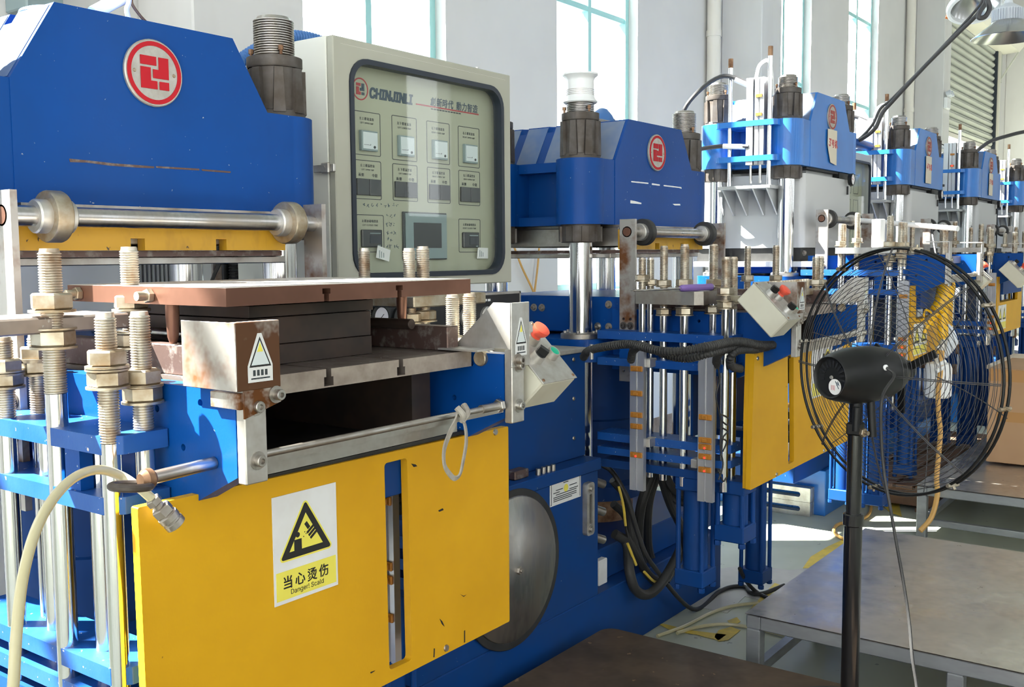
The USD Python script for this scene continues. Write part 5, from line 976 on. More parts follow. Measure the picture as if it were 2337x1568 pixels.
part(gp_, 'lettering', cat(*[box(P(x, y, Y=2.186)[0], P(x + w, y, Y=2.186)[0], 2.1852, 2.186, P(x, y, Y=2.186)[2] - .004, P(x, y, Y=2.186)[2] + .004) for x, y, w in ((856, 704, 6), (864, 704, 8), (874, 704, 5), (1108, 685, 3), (1113, 685, 6))]), M['white_plastic'], False)
TY = 1.955
tk = thing('hydraulic_tank', 'blue hydraulic oil tank with a round steel hatch and a level gauge between the presses', 'tank', (2.75, 2.2, .27))
tx1 = P(1365, 1200, Y=TY)[0]; tz = P(1364, 1045, Y=TY)[2]
part(tk, 'body', cat(box(2.16, tx1, TY, 2.62, .271, tz - .045, .003), box(2.16, tx1 + .012, TY - .008, 2.62, tz - .044, tz, .003)), M['blue_dark'])
q = P(1336, 1039, Z=tz); bx1 = q[0]; by0 = q[1]; bz = P(1337, 803, Y=by0)[2]
up = part(tk, 'upper_box', box(2.16, bx1, by0, 2.62, tz + .0005, bz, .003), M['blue_dark'])
part(tk, 'upper_lid', box(2.15, bx1 + .006, by0 - .006, 2.62, bz + .0005, bz + .018, .003), M['dusty_grey'])
for y in (822, 912, 1003): part(up, 'screw', lathe([(.008, 0), (.006, .003), (0, .003)], (bx1 - .08, by0, P(1300, y, Y=by0)[2]), (0, -1, 0), 10), M['nut_steel'])
hc = (P(1168, 1278, Y=TY)[0], P(1215, 1278, Y=TY)[2]); hr = P(1271, 1270, Y=TY)[0] - hc[0]
ht = part(tk, 'hatch', lathe([(hr * .93, .004), (hr * .90, .012), (hr * .7, .020), (hr * .35, .026), (0, .028)], (hc[0], TY - .001, hc[1]), (0, -1, 0), 64), M['chrome_dull'])
part(ht, 'hatch_seal', ringm((hc[0], TY, hc[1]), (0, -1, 0), hr * .90, hr, .010, 64, .002), M['black_rubber'])
part(ht, 'hatch_bolt', cat(hexnut((hc[0], TY - .028, hc[1]), .014, .010, (0, -1, 0)), cyl((hc[0], TY - .036, hc[1]), (hc[0], TY - .046, hc[1]), .007, 10)), M['steel'])
a = P(1338, 1160, Y=TY); lg = part(tk, 'level_gauge', extrude(rrect(a[0] - .026, a[0] + .026, a[2] - .098, a[2] + .098, .014).difference(rrect(a[0] - .009, a[0] + .009, a[2] - .055, a[2] + .055, .003)), TY - .020, TY - .0002), M['steel_light'])
part(lg, 'sight_glass', box(a[0] - .009, a[0] + .009, TY - .012, TY - .004, a[2] - .056, a[2] + .056), M['black_gloss'], False)
for s in (-1, 1): part(lg, 'bolt', bolt_head((a[0], TY - .020, a[2] + s * .076), (0, -1, 0), .010, .008), M['steel'])
pa, pb = P(1254, 1105, Y=TY), P(1324, 1140, Y=TY); pz0, pz1 = P(1256, 1157, Y=TY)[2], P(1254, 1105, Y=TY)[2]
pl = part(tk, 'name_plate', box(pa[0], pb[0], TY - .003, TY - .0003, pz0, pz1), M['sign_white'], False, label='white notice plate with a round yellow sticker')
pw, ph = pb[0] - pa[0], pz1 - pz0; r2 = np.random.default_rng(5)
part(pl, 'plate_print', cat(*[box(pa[0] + pw * u0, pa[0] + pw * u1, TY - .0036, TY - .003, pz0 + ph * v, pz0 + ph * (v + .035)) for u0, u1, v in ((.42, .58, .86), (.18, .4, .62), (.62, .86, .66), (.1, .3, .52), (.62, .9, .5), (.18, .85, .42), (.1, .85, .32), (.1, .85, .24), (.1, .7, .16), (.02, .03, .04))] + [box(pa[0] + pw * .03, pa[0] + pw * .04, TY - .0036, TY - .003, pz0 + ph * .04, pz1 - ph * .04), box(pa[0] + pw * .96, pa[0] + pw * .97, TY - .0036, TY - .003, pz0 + ph * .04, pz1 - ph * .04)]), M['print_dark'], False)
part(pl, 'sticker', cyl((pa[0] + pw * .5, TY - .0036, pz0 + ph * .62), (pa[0] + pw * .5, TY - .0042, pz0 + ph * .62), ph * .17, 20), M['sign_yellow'])
for x, y in ((1228, 1084), (1240, 1080), (1251, 1077), (1262, 1074)): part(tk, 'plug', cyl((P(x, y, Z=tz)[0], P(x, y, Z=tz)[1], tz), (P(x, y, Z=tz)[0], P(x, y, Z=tz)[1], tz + .022), .009, 14), M['steel'])
a = P(1185, 1090, Z=tz); part(tk, 'cover_block', box(a[0] - .05, a[0] + .03, a[1] - .02, a[1] + .05, tz + .0003, tz + .03, .003), M['brown_steel'])
for k, y in enumerate((1080, 1142, 1205)):
    a = P(1372, y, Y=2.05); h = part(tk, 'hose_fitting', cat(cyl((tx1, 2.05, a[2] + .01), (tx1 + .04, 2.04, a[2] + .006), .016, 14), hexnut((tx1 + .03, 2.045, a[2] + .008), .022, .02, (1, -.05, -.1)), cyl((tx1 + .05, 2.04, a[2] + .004), (tx1 + .13, 2.01, a[2] - .03), .017, 14), cyl((tx1, 2.08, a[2] + .035), (tx1 + .04, 2.07, a[2] + .03), .016, 14)), M['steel'])
    part(h, 'white_cap', cyl((tx1 + .02, 2.05, a[2] + .036), (tx1 + .035, 2.05, a[2] + .036), .019, 14), M['white_plastic'])
sk = thing('machine_base', 'long dark blue steel base frame standing on the floor under both presses', 'machine base', (2.3, 2.3, 0))
sx1 = 4.27
part(sk, 'beam', cat(box(.55, sx1, TY, 2.15, 0, .27, .004), box(.55, sx1, 2.55, 2.72, 0, .27, .004), box(.55, .75, 2.15, 2.55, 0, .27), box(sx1 - .2, sx1, 2.15, 2.55, 0, .27), box(2.5, 2.7, 2.15, 2.55, 0, .27)), M['blue_dark'])
part(sk, 'drip_pan', box(.75, sx1 - .2, 2.15, 2.55, .02, .03), M['dark_void'], False)
part(sk, 'rear_cover', box(3.32, 4.2, 2.44, 2.46, .272, .80, .003), M['blue_dark'])
part(sk, 'terminal_block', box(*[P(1368, 1290, Y=2.0)[0] + d for d in (.0, .06)], 2.0, 2.08, .2705, .37, .003), M['sign_white'])
a = P(1478, 1150, Y=2.44); part(sk, 'bare_patch', box(a[0] - .20, a[0] + .28, 2.434, 2.4395, .36, .72), M['platen_face'], False)
# hydraulic hoses from the tank to the right press
hz = thing('hydraulic_hose_bundle', 'bundle of thick black hydraulic hoses looping down beside the oil tank', 'hose', P(1440, 1340, Y=1.93))
for pts, r in (([(1398, 1095, 2.01), (1430, 1140, 1.98), (1445, 1230, 1.96), (1470, 1300, 1.95), (1495, 1330, 1.95)], .016), ([(1400, 1150, 2.01), (1428, 1180, 1.99), (1445, 1250, 1.96), (1480, 1310, 1.94), (1505, 1325, 1.94)], .016), ([(1402, 1218, 2.01), (1430, 1240, 1.98), (1436, 1300, 1.94), (1450, 1345, 1.92), (1478, 1357, 1.90), (1510, 1330, 1.88), (1545, 1270, 1.86), (1562, 1225, 1.85)], .020),
               ([(1505, 1075, 1.84), (1530, 1150, 1.84), (1560, 1215, 1.83), (1568, 1270, 1.83)], .018), ([(1490, 1075, 1.90), (1462, 1160, 1.95), (1458, 1250, 2.0), (1472, 1300, 2.02)], .020), ([(1500, 1075, 1.93), (1480, 1150, 1.98), (1478, 1240, 2.02), (1490, 1290, 2.02)], .020), ([(1512, 1070, 1.84), (1540, 1120, 1.80), (1580, 1132, 1.76), (1610, 1130, 1.74)], .017), ([(1508, 1080, 1.86), (1535, 1135, 1.83), (1570, 1148, 1.78), (1600, 1148, 1.74)], .017),
               ([(1520, 1325, 1.88), (1548, 1275, 1.86), (1566, 1215, 1.845)], .018), ([(1375, 1062, 2.1), (1400, 1080, 2.0), (1432, 1140, 1.95), (1460, 1230, 1.92), (1490, 1290, 1.90), (1580, 1390, 1.90), (1640, 1432, 1.92), (1670, 1435, 1.9), (1700, 1410, 1.85), (1712, 1385, 1.8), (1740, 1362, 1.75), (1790, 1336, 1.7)], .0095)):
    z = [P(x, y, Y=Y) for x, y, Y in pts]
    for q in z: q[2] = max(q[2], r + .003)
    part(hz, 'hose', tube(z, r, 10), M['black_rubber'])
for pts in ([(1412, 1110, 1.97), (1422, 1150, 1.955), (1428, 1200, 1.95)], [(1432, 1240, 1.945), (1446, 1275, 1.935), (1452, 1290, 1.93)], [(1470, 1305, 1.925), (1490, 1325, 1.92), (1505, 1330, 1.92)]):
    part(hz, 'yellow_tracer', tube([P(x, y, Y=Y) for x, y, Y in pts], .0055, 6), M['tape_yellow'])
cd = thing('corrugated_conduit', 'pair of black corrugated conduits sagging across the front of the right press', 'conduit', P(1500, 800, Y=1.7))
part(cd, 'conduit', ribbed([P(x, y, Y=Y) for x, y, Y in ((1332, 815, 1.98), (1345, 800, 1.92), (1390, 790, 1.80), (1440, 786, 1.70), (1500, 800, 1.58), (1550, 802, 1.50), (1610, 792, 1.43), (1680, 780, 1.40), (1740, 788, 1.38), (1790, 785, 1.37))], .0155, .010), M['black_rubber'])
part(cd, 'conduit', ribbed([P(x, y, Y=Y) for x, y, Y in ((1440, 822, 1.78), (1446, 800, 1.74), (1470, 790, 1.66), (1520, 810, 1.58), (1570, 818, 1.50), (1620, 806, 1.43), (1680, 792, 1.41), (1740, 795, 1.39))], .0145, .010), M['black_rubber'])
part(cd, 'conduit', ribbed([P(x, y, Y=Y) for x, y, Y in ((1634, 835, 1.52), (1638, 812, 1.48), (1660, 797, 1.42), (1720, 797, 1.40), (1760, 790, 1.39))], .0145, .010), M['black_rubber'])
part(cd, 'conduit', ribbed([P(x, y, Y=Y) for x, y, Y in ((1690, 842, 1.46), (1670, 835, 1.43), (1668, 815, 1.41), (1685, 800, 1.40), (1730, 797, 1.40))], .0145, .010), M['black_rubber'])
part(cd, 'clip', cat(*[cyl(P(x, y, Y=1.90), P(x, y + 34, Y=1.90), .007, 10) for x, y in ((1350, 786),)]), M['steel_light'])
sw = thing('sensor_wiring', 'loose thin black wiring beside the right-hand sensor rail', 'cable', P(1650, 950, Y=1.5))
for pts in ([(1640, 838), (1642, 870), (1634, 905), (1645, 960), (1644, 1020), (1650, 1060), (1640, 1095)], [(1644, 945), (1662, 955), (1660, 970), (1646, 960)], [(1645, 1000), (1658, 1008), (1650, 1030)], [(1640, 1075), (1650, 1098), (1658, 1090)], [(1645, 975), (1660, 985), (1650, 1000), (1645, 1040)]):
    part(sw, 'wire', tube([P(x, y, Y=1.462) for x, y in pts], .0030, 6), M['black_rubber'])

# ---------------------------------------------------------------- the vacuum presses further along the row
def far_press(name, label, cx, n, detail):
    LZ = .195
    F = lambda rx, ry, top, r=.0145, nuts=(): (rx, ry, top, 1.47, list(nuts), r, .9)
    rods = [F(-.473, 1.816, 1.70, nuts=(1.585,)), F(-.42, 1.82, 1.70), F(-.473, 1.73, 1.755, nuts=(1.60,)), F(-.473, 1.56, 1.735, .017, nuts=(1.575, 1.50)), F(-.473, 1.505, 1.70, nuts=(1.575, 1.52)), F(-.41, 1.505, 1.70, nuts=(1.575,)),
            F(.43, 1.82, 1.73), F(.43, 1.69, 1.73, nuts=(1.5,)), F(.42, 1.511, 1.69, nuts=(1.5,)), F(.475, 1.511, 1.69), (-.43, 1.66, 1.40, None, [], .016, .9), (-.44, 1.78, 1.40, None, [], .014, .9)]
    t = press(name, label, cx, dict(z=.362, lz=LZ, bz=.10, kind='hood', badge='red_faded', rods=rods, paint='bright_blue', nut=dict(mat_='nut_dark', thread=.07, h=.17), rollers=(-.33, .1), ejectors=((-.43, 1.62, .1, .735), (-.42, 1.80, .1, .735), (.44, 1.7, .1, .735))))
    z0 = 2.025
    # vacuum hood, gauge, top plate
    part(t, 'vacuum_hood', extrude(rrect(cx - .40, cx + .40, 2.05, 2.72, .035), 1.575, 1.985, 'xy'), M['hood_light'])
    part(t, 'hood_neck', cat(box(cx - .24, cx + .24, 2.1, 2.55, 1.9855, 2.012), ), M['hood_grey'], False)
    part(t, 'hood_seal', box(cx - .385, cx + .385, 2.07, 2.70, 1.50, 1.5745), M['black_rubber'], False)
    part(t, 'table_top', box(cx - .43, cx + .43, 1.99, 2.70, 1.468, 1.4995, .002), M['sign_white'])
    a = P(1921, 415, Y=2.03); gx, gz = cx + .30, 1.945
    g = part(t, 'vacuum_gauge', lathe([(.036, 0), (.036, .022), (.032, .024), (.032, .020), (0, .020)], (gx, 2.03, gz + .04), (0, -1, 0), 24), M['black_plastic'])
    part(g, 'dial', cyl((gx, 2.0098, gz + .04), (gx, 2.0088, gz + .04), .0315, 24), M['white_paper'])
    part(g, 'needle', bar(((gx - .018, 2.0084, gz + .045), (gx + .008, 2.0084, gz + .038)), .003, .0006, (0, 1, 0)), M['print_red'])
    part(t, 'gauge_pipe', cat(cyl((gx, 2.04, gz - .05), (gx, 2.04, gz), .006, 8), box(gx - .10, gx + .10, 2.06, 2.2, z0 - .10, z0 - .002)), M['black_plastic'])
    # numbered card
    w, h = .155, .20; x0, zz = cx - .075, z0 + .03
    sh = Polygon([(x0, zz + h), (x0 + w, zz + h), (x0 + w, zz), (x0 + w * .34, zz + .012), (x0 + w * .12, zz + h * .35), (x0, zz + h * .55)] if n == 3 else [(x0, zz + h), (x0 + w, zz + h), (x0 + w, zz), (x0, zz)])
    cd_ = part(t, 'number_card', extrude(sh, 2.036, 2.0375), M['paper_cream'], False, label=f'cream card with the red number {n}')
    g_, L = text_shape('号机', .048, .1); g_ = affinity.translate(g_, x0 + w * .42, zz + h * .52)
    m = meshkit.text_mesh(str(n), .042, .0006, bold=True); v = np.array(m.vertices)
    m2 = meshkit.text_mesh('#', .016, .0006); v2 = np.array(m2.vertices)
    pl = lambda q, f, dx, dz: tm(np.stack([q[:, 0] + dx, 2.0354 + q[:, 2], q[:, 1] + dz], 1), np.asarray(f)[:, ::-1])
    part(cd_, 'card_lettering', cat(extrude(g_, 2.0354, 2.036), pl(v, m.faces, x0 + w * .10, zz + h * .52), pl(v2, m2.faces, x0 + w * .32, zz + h * .66)), M['print_red'], False)
    # lifting cylinders on the left flank
    xs = cx - .56; SHIFT[1] = -.16
    pr = Polygon([(xs - .02, 2.375), (xs + .03, 2.375), (xs + .03, 2.43), (xs - .02, 2.43), (xs - .02, 2.408), (xs - .012, 2.405), (xs - .012, 2.40), (xs - .02, 2.397)])
    cy = part(t, 'lift_cylinder', cat(extrude(pr, 2.03, 2.50, 'xy'), extrude(sbox(xs - .026, 2.435, xs + .026, 2.475), 2.03, 2.50, 'xy')), M['alu'], False)
    for z_, lit in ((2.40, False), (2.30, n == 5)):
        part(cy, 'sensor', cat(box(xs - .026, xs - .016, 2.385, 2.42, z_ - .008, z_ + .008)), M['sensor_orange'])
        if lit: part(cy, 'indicator_light', cyl((xs - .026, 2.402, z_), (xs - .029, 2.402, z_), .008, 10), M['red_led'])
    part(cy, 'piston_rod', cat(cyl((xs, 2.40, 1.93), (xs, 2.40, 2.03), .008, 10), cyl((xs, 2.455, 1.93), (xs, 2.455, 2.03), .008, 10)), M['chrome'])
    for yy, top in ((2.58, 2.62), (2.35, 2.66)):
        r = part(t, 'lift_guide', cyl((xs, yy, 1.92), (xs, yy, top - .05), .013, 14), M['chrome'])
        part(r, 'guide_cap', cyl((xs, yy, top - .05), (xs, yy, top), .0135, 14), M['rust_rod'])
    br = part(t, 'lift_bracket', box(xs - .03, xs + .15, 2.33, 2.64, 1.90, 1.918, .002), M['hood_grey'])
    for y in (2.35, 2.43, 2.53, 2.61): part(br, 'gusset', extrude(Polygon([(xs - .02, 1.8999), (xs + .15, 1.8999), (xs + .15, 1.76), (xs + .135, 1.76)]), y, y + .008), M['hood_grey'], False)
    for z_ in (2.05, 2.24): part(t, 'guide_bushing', extrude(rrect(xs - .03, cx - .36, 2.30, 2.66, .03), z_, z_ + .03, 'xy'), M['bright_blue'])
    part(t, 'air_hose', cat(tube([(xs, 2.455, 2.47), (xs - .05, 2.62, 2.52), (xs - .09, 2.80, 2.38), (xs - .06, 2.86, 2.20), (xs - .02, 2.80, 2.10)], .012, 10), tube([(xs - .02, 2.46, 2.13), (xs - .05, 2.62, 2.14), (xs - .08, 2.78, 2.12), (xs - .07, 2.86, 2.08), (xs - .02, 2.86, 2.03)], .012, 10)), M['cable_grey'])
    part(t, 'hose_fitting', cat(cyl((xs - .002, 2.46, 2.46), (xs - .03, 2.54, 2.50), .015, 10), cyl((xs - .02, 2.48, 2.13), (xs - .045, 2.60, 2.14), .015, 10)), M['white_plastic'])
    if detail > 1: part(t, 'loop_hose', tube([(xs + .02, 2.44, 2.50), (xs + .02, 2.42, 2.57), (xs + .02, 2.37, 2.59), (xs + .02, 2.35, 2.52), (xs + .02, 2.345, 2.40)], .010, 8), M['white_plastic'])
    SHIFT[1] = 0
    # ejector plate on the rods, guard panel, table
    part(t, 'ejector_plate', extrude(Polygon([(cx - .52, 1.83), (cx - .34, 1.83), (cx - .34, 1.52), (cx - .49, 1.52), (cx - .52, 1.55)]), 1.54, 1.572, 'xy'), M['steel_light'], False)
    sh = sbox(cx - .46, .97, cx + .42, 1.37).difference(rrect(cx - .36, cx + .28, 1.19, 1.40, .01))
    gp2 = part(t, 'guard_panel', cat(extrude(sh, 1.45, 1.468)), M['yellow_paint'], False)
    part(gp2, 'guard_return', cat(box(cx + .42, cx + .438, 1.45, 1.54, .97, 1.37), box(cx - .36, cx + .28, 1.4685, 1.51, 1.182, 1.19)), M['yellow_paint'], False)
    for k in (0, 1): warning_sign(gp2, (cx - .40 + k * .135, 1.45, 1.0), (1, 0, 0), .13, .17, detail=1)
    part(t, 'lower_platen', box(cx - .325, cx + .328, 1.391, 1.98, 1.48, 1.52, .002), M['platen_steel'])
    # upright strips and the sensor rail at the front
    for s in (-1, 1):
        xa = cx - .40 if s < 0 else cx + .345
        part(t, 'corner_strip', cat(box(xa, xa + .05, 1.283, 1.288, 1.37, 1.60, .001), box(xa - .004, xa, 1.283, 1.40, 1.595, 1.60)), M['steel_light'])
    sensor_rail(t, cx - .52, 1.47, .98, 1.40, [(1.32, False), (1.10, True), (1.06, True), (1.02, True)], w=.05)
    return t


FAR = [(5.906, 3, 'blue vacuum press with a grey hood and a torn card numbered 3'), (8.03, 4, 'blue vacuum press with a whole cream card numbered 4'), (10.2, 5, 'blue vacuum press with a card numbered 5, second from the far end'), (12.35, 6, 'last blue vacuum press of the row, cut by the right edge')]
for cx, n, lab in FAR: far_press('press', lab, cx, n, 2 if n < 5 else 1)
for i, (xa, xb) in enumerate(((6.55, 7.32), (10.85, 11.6))):
    c = thing('control_cabinet', ['pale control cabinet with a glazed door between the presses numbered 3 and 4', 'pale control cabinet partly hidden behind the press numbered 5'][i], 'cabinet', ((xa + xb) / 2, 2.4, 1.47))
    part(c, 'stand', box(xa + .05, xb - .05, 2.30, 2.60, .2705, 1.4695, .003), M['hood_grey'])
    part(c, 'case', csg(box(xa, xb, 2.24, 2.66, 1.47, 2.22, .004), box(xa + .06, xb - .04, 2.2, 2.30, 1.53, 2.16)), M['hood_grey'])
    part(c, 'window_gasket', extrude(rrect(xa + .05, xb - .03, 1.52, 2.17, .05).difference(rrect(xa + .065, xb - .045, 1.535, 2.155, .04)), 2.232, 2.245), M['gasket'])
    part(c, 'pane', box(xa + .062, xb - .042, 2.25, 2.254, 1.53, 2.16), M['pane'], False)
    p_ = part(c, 'instrument_panel', box(xa + .061, xb - .041, 2.294, 2.2995, 1.531, 2.159), M['panel_cream'], False)
    part(p_, 'panel_print', cat(*[extrude(rrect(xa + .10 + k * .15, xa + .20 + k * .15, z, z + .13).difference(rrect(xa + .103 + k * .15, xa + .197 + k * .15, z + .003, z + .127)), 2.2930, 2.2939) for k in range(4) for z in (1.62, 1.78, 1.95)]), M['print_dark'], False)
for i, (xa, xb) in enumerate(((5.80, 8.5), (9.7, 12.9))):
    b = thing('machine_base', ['blue steel base block under the presses numbered 3 and 4', 'blue steel base under the two farthest presses'][i], 'machine base', ((xa + xb) / 2, 2.35, 0))
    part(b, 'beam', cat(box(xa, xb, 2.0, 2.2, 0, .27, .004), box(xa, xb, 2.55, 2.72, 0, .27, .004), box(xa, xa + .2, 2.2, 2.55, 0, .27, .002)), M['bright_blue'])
    part(b, 'outlet_valve', cat(cyl((xa + .5, 2.0, .15), (xa + .5, 1.94, .15), .03, 14), hexnut((xa + .5, 1.94, .15), .04, .03, (0, -1, 0))), M['steel'])
    part(b, 'tank', box(xa + .75, xa + 1.55, 2.2005, 2.5495, .05, 1.1, .003), M['blue_paint'])
# blue air line carried from press to press
solo('air_pipe', 'blue pipe running level between the presses numbered 3 and 4', 'pipe', [cyl((6.35, 2.30, 2.30), (8.0, 2.30, 2.30), .032, 16), box(6.36, 6.44, 2.25, 2.35, 2.20, 2.269), box(7.55, 7.62, 2.25, 2.35, 2.2, 2.269)], M['blue_paint'])
solo('air_pipe', 'bright steel pipe running level beyond the press numbered 5', 'pipe', [cyl((10.62, 2.30, 2.32), (12.4, 2.30, 2.30), .032, 16), box(10.62, 10.7, 2.25, 2.35, 2.22, 2.286)], M['chrome_dull'])
cz = P(2286, 640, Y=1.25)
for k, (a, b, lab) in enumerate(((cz, 'push-button box with a red stop button on the right arm of press number 3', 0), (P(2337, 640, Y=1.28), 'cream push-button box cut by the right edge of the picture', 1))):
    a = v_ = np.array(a); a[0] = 6.30 if k == 0 else 7.52
    control_box('cream ' + b if k == 0 else b, a[0], a[0] + .12, 1.344, a[2] + .04, 45, buttons=(('stop', .5, .0), ('selector', .3, .3)))
# T-shaped lever standing on press 3
a = P(2003, 590, Y=1.66); tz0 = 1.573
lv = thing('steel_lever', 'white T-shaped lever pipe standing on the ejector plate of press number 3', 'lever', (a[0], a[1], tz0))
part(lv, 'socket', cyl((a[0], a[1], tz0), (a[0], a[1], P(2003, 500, Y=1.66)[2]), .034, 18, .003), M['white_plastic'])
lv_z = P(2003, 509, Y=1.66)[2]
part(lv, 'cross_bar', cyl(P(1962, 503, Y=1.90), P(2186, 522, Y=1.30), .0145, 14), M['white_plastic'])
# slotted steel bars stacked on the floor
sb_at = P(1862, 1178, Z=0)
for k in range(6):
    r_, c_ = k // 3, k % 3; x = sb_at[0] - .045 + c_ * .045; y0_, y1_ = sb_at[1] + .02, sb_at[1] + .50; z0_ = r_ * .085
    sh = rrect(y0_, y1_, z0_ + .0005, z0_ + .084, .004).difference(rrect(y0_ + .06, y1_ - .06, z0_ + .027, z0_ + .057, .014))
    solo('slotted_bar', ['slotted steel bar in the lower row of the stack, nearest the aisle' if k == 0 else 'slotted steel bar in the middle of the lower row' if k == 1 else 'slotted steel bar at the back of the lower row'][0] if r_ == 0 else ['nearest slotted steel bar of the upper row of the stack', 'middle slotted steel bar of the upper row of the stack', 'rear slotted steel bar of the upper row of the stack'][c_], 'steel bar', extrude(sh, x, x + .038, 'yz'), M['steel_light'], group='slotted bars stacked beside the blue base', smooth=False)


# ---------------------------------------------------------------- platforms in the aisle
def platform(label, x0, x1, y0, y1, h, legs, mt='platform_steel', leg=.05, low=.075, dx=0.0):
    t = thing('step_platform', label, 'platform', ((x0 + x1) / 2, (y0 + y1) / 2, 0))
    g = 26; xs, ys = np.linspace(x0 - .004, x1 + .004, g), np.linspace(y0 - .004, y1 + .004, g); xx, yy = np.meshgrid(xs, ys, indexing='ij')
    w = np.clip(np.minimum.reduce([(xx - x0) / .1, (x1 - xx) / .1, (yy - y0) / .1, (y1 - yy) / .1]), 0, 1)
    zz = h + .0012 + w * .010 * (meshkit.fbm(np.stack([xx * 2.2, yy * 2.2, 0 * xx], -1), 3) - .5)
    for bx_, by_, bs, br in ((x0 + (x1 - x0) * .48, y0 + (y1 - y0) * .60, -.007, .07), (x0 + (x1 - x0) * .30, y0 + (y1 - y0) * .42, .005, .10), (x0 + .8, y0 + .25, -.005, .09)):
        zz = zz + bs * np.exp(-((xx - bx_) ** 2 + (yy - by_) ** 2) / br ** 2) * w
    i, j = np.meshgrid(np.arange(g - 1), np.arange(g - 1), indexing='ij'); q = np.stack([i * g + j, (i + 1) * g + j, (i + 1) * g + j + 1, i * g + j + 1], -1).reshape(-1, 4)
    f = np.vstack([q[:, [0, 1, 2]], q[:, [0, 2, 3]]]); up_ = np.stack([xx, yy, zz], -1).reshape(-1, 3); dn = up_.copy(); dn[:, 2] = h - .002
    part(t, 'deck', tm(np.vstack([up_, dn]), np.vstack([f, f[:, ::-1] + g * g])), M[mt], 60)
    for a, b in (((x0, y0), (x1, y0)), ((x0, y1), (x1, y1)), ((x0, y0), (x0, y1)), ((x1, y0), (x1, y1))):
        horiz = a[1] == b[1]; s0, s1 = (box(a[0], b[0], a[1] - (0 if a[1] == y0 else .05), a[1] + (.05 if a[1] == y0 else 0), h - .052, h - .003, .004) if horiz else box(a[0] - (0 if a[0] == x0 else .05), a[0] + (.05 if a[0] == x0 else 0), y0 + .051, y1 - .051, h - .052, h - .003, .004)), None
        part(t, 'top_rail', s0, M['platform_frame'])
    lx = [x0 + (x1 - x0 - leg) * k / (legs[0] - 1) for k in range(legs[0])]; ly = [y0 + (y1 - y0 - leg) * k / (legs[1] - 1) for k in range(legs[1])]
    for a in lx:
        for b in ly: part(t, 'leg', box(a, a + leg, b, b + leg, 0, h - .0525, .004), M['platform_frame'])
    for b in (ly[0], ly[-1]): part(t, 'lower_rail', box(x0 + leg, x1 - leg, b + .006, b + leg - .006, low, low + .035, .003), M['platform_frame'])
    for a in (lx[0], lx[-1]): part(t, 'lower_rail', box(a + .006, a + leg - .006, y0 + leg, y1 - leg, low, low + .035, .003), M['platform_frame'])
    return t


platform('low steel-topped step platform in the right foreground, dented and shiny', 3.243, 4.57, .02, 1.388, .30, (3, 3))
platform('second low steel platform farther back at the right edge with cardboard boxes', 5.64, 7.9, .30, 1.445, .29, (3, 2), mt='platform_steel')
bx1, by1, BZ = P(1385, 1430, Z=.19)[0], P(1385, 1430, Z=.19)[1], .19
sh = Polygon([(.2, -.6), (bx1, -.6), (bx1, by1), (.2, by1)]).buffer(-.05).buffer(.05, 6)
bd = thing('floor_board', 'stained dark brown boarded step in the bottom foreground', 'platform', (1.6, .6, 0))
part(bd, 'deck', extrude(sh, BZ - .018, BZ, 'xy'), M['board_brown'], 30)
for a in (.35, 1.6, bx1 - .12):
    for b in (-.5, .5, by1 - .14): part(bd, 'foot', box(a, a + .07, b, b + .07, 0, BZ - .0185, .003), M['board_brown'])

# ---------------------------------------------------------------- pedestal fan
ang = YAW + math.atan2(-(2042 - 1168.5), F_PX) - math.radians(40); AX = np.array([math.cos(ang), math.sin(ang), 0.0])
FC = P(2042, 848, D=2.85); RG = .345
fan = thing('pedestal_fan', 'black pedestal fan with a round wire cage seen from behind', 'fan', (FC[0] - AX[0] * .13, FC[1] - AX[1] * .13, BZ))
fu, fw, _ = frame(AX)


def fpt(r, a, d): return FC + fu * (r * math.cos(a)) + fw * (r * math.sin(a)) + AX * d


def hoop(r, d, rad, n=72): return tube([fpt(r, k * 2 * math.pi / n, d) for k in range(n)], rad, 5, smooth=False, closed=True)


dome_ = lambda r, s: s * (.02 + .082 * (1 - (max(r, .02) / RG) ** 2.2))
for s, nm in ((-1, 'rear_guard'), (1, 'front_guard')):
    radii = np.linspace(.11 if s < 0 else .06, RG - .014, 19)
    g = part(fan, nm, cat(*[hoop(r, dome_(r, s), .00085) for r in radii]), M['cable_grey'], True)
    sp = []
    for k in range(8 if s < 0 else 6):
        a = k * 2 * math.pi / (8 if s < 0 else 6) + (.0 if s < 0 else .26)
        for da in ((-.022, .022) if s < 0 else (0,)):
            rr_ = np.linspace(.06, RG, 8); sp.append(tube([fpt(r, a + da * .09 / max(r, .09), dome_(r, s) + s * .0016) for r in rr_], .0014, 6, 3))
    part(g, 'guard_spoke', cat(*sp), M['cable_grey'], True)
    part(g, 'rim', hoop(RG, s * .012, .0042, 90), M['black_plastic'], True)
for k in range(8):
    a = k * 2 * math.pi / 8 + .18; part(fan, 'rim_clip', cat(hexnut(fpt(RG + .002, a, -.022), .006, .044, AX), cyl(fpt(RG + .005, a, 0), fpt(RG + .015, a, 0), .004, 8)), M['nut_steel'])
part(fan, 'hub', lathe([(.035, 0), (.03, .03), (.012, .04)], FC + AX * .02, AX, 24), M['black_plastic'])
for a in (.55, .55 + 2.094, .55 + 4.189): part(fan, 'blade_arm', bar((fpt(.03, a, .03), fpt(.12, a, .035)), .022, .006, AX), M['black_plastic'], False)
MB = FC - AX * .252
mo = part(fan, 'motor_housing', lathe([(.050, .007), (.052, -.002), (.056, -.004), (.060, .0), (.066, .02), (.0765, .07), (.079, .12), (.077, .16), (.070, .205), (.058, .24), (.045, .262), (.03, .27)], MB, AX, 56), M['black_plastic'], 60)
cut = lathe([(.0525, .0015), (.0525, .004), (0, .004)], MB, AX, 48)
side = np.cross(AX, [0, 0, 1.0])   # towards the aisle side of the housing
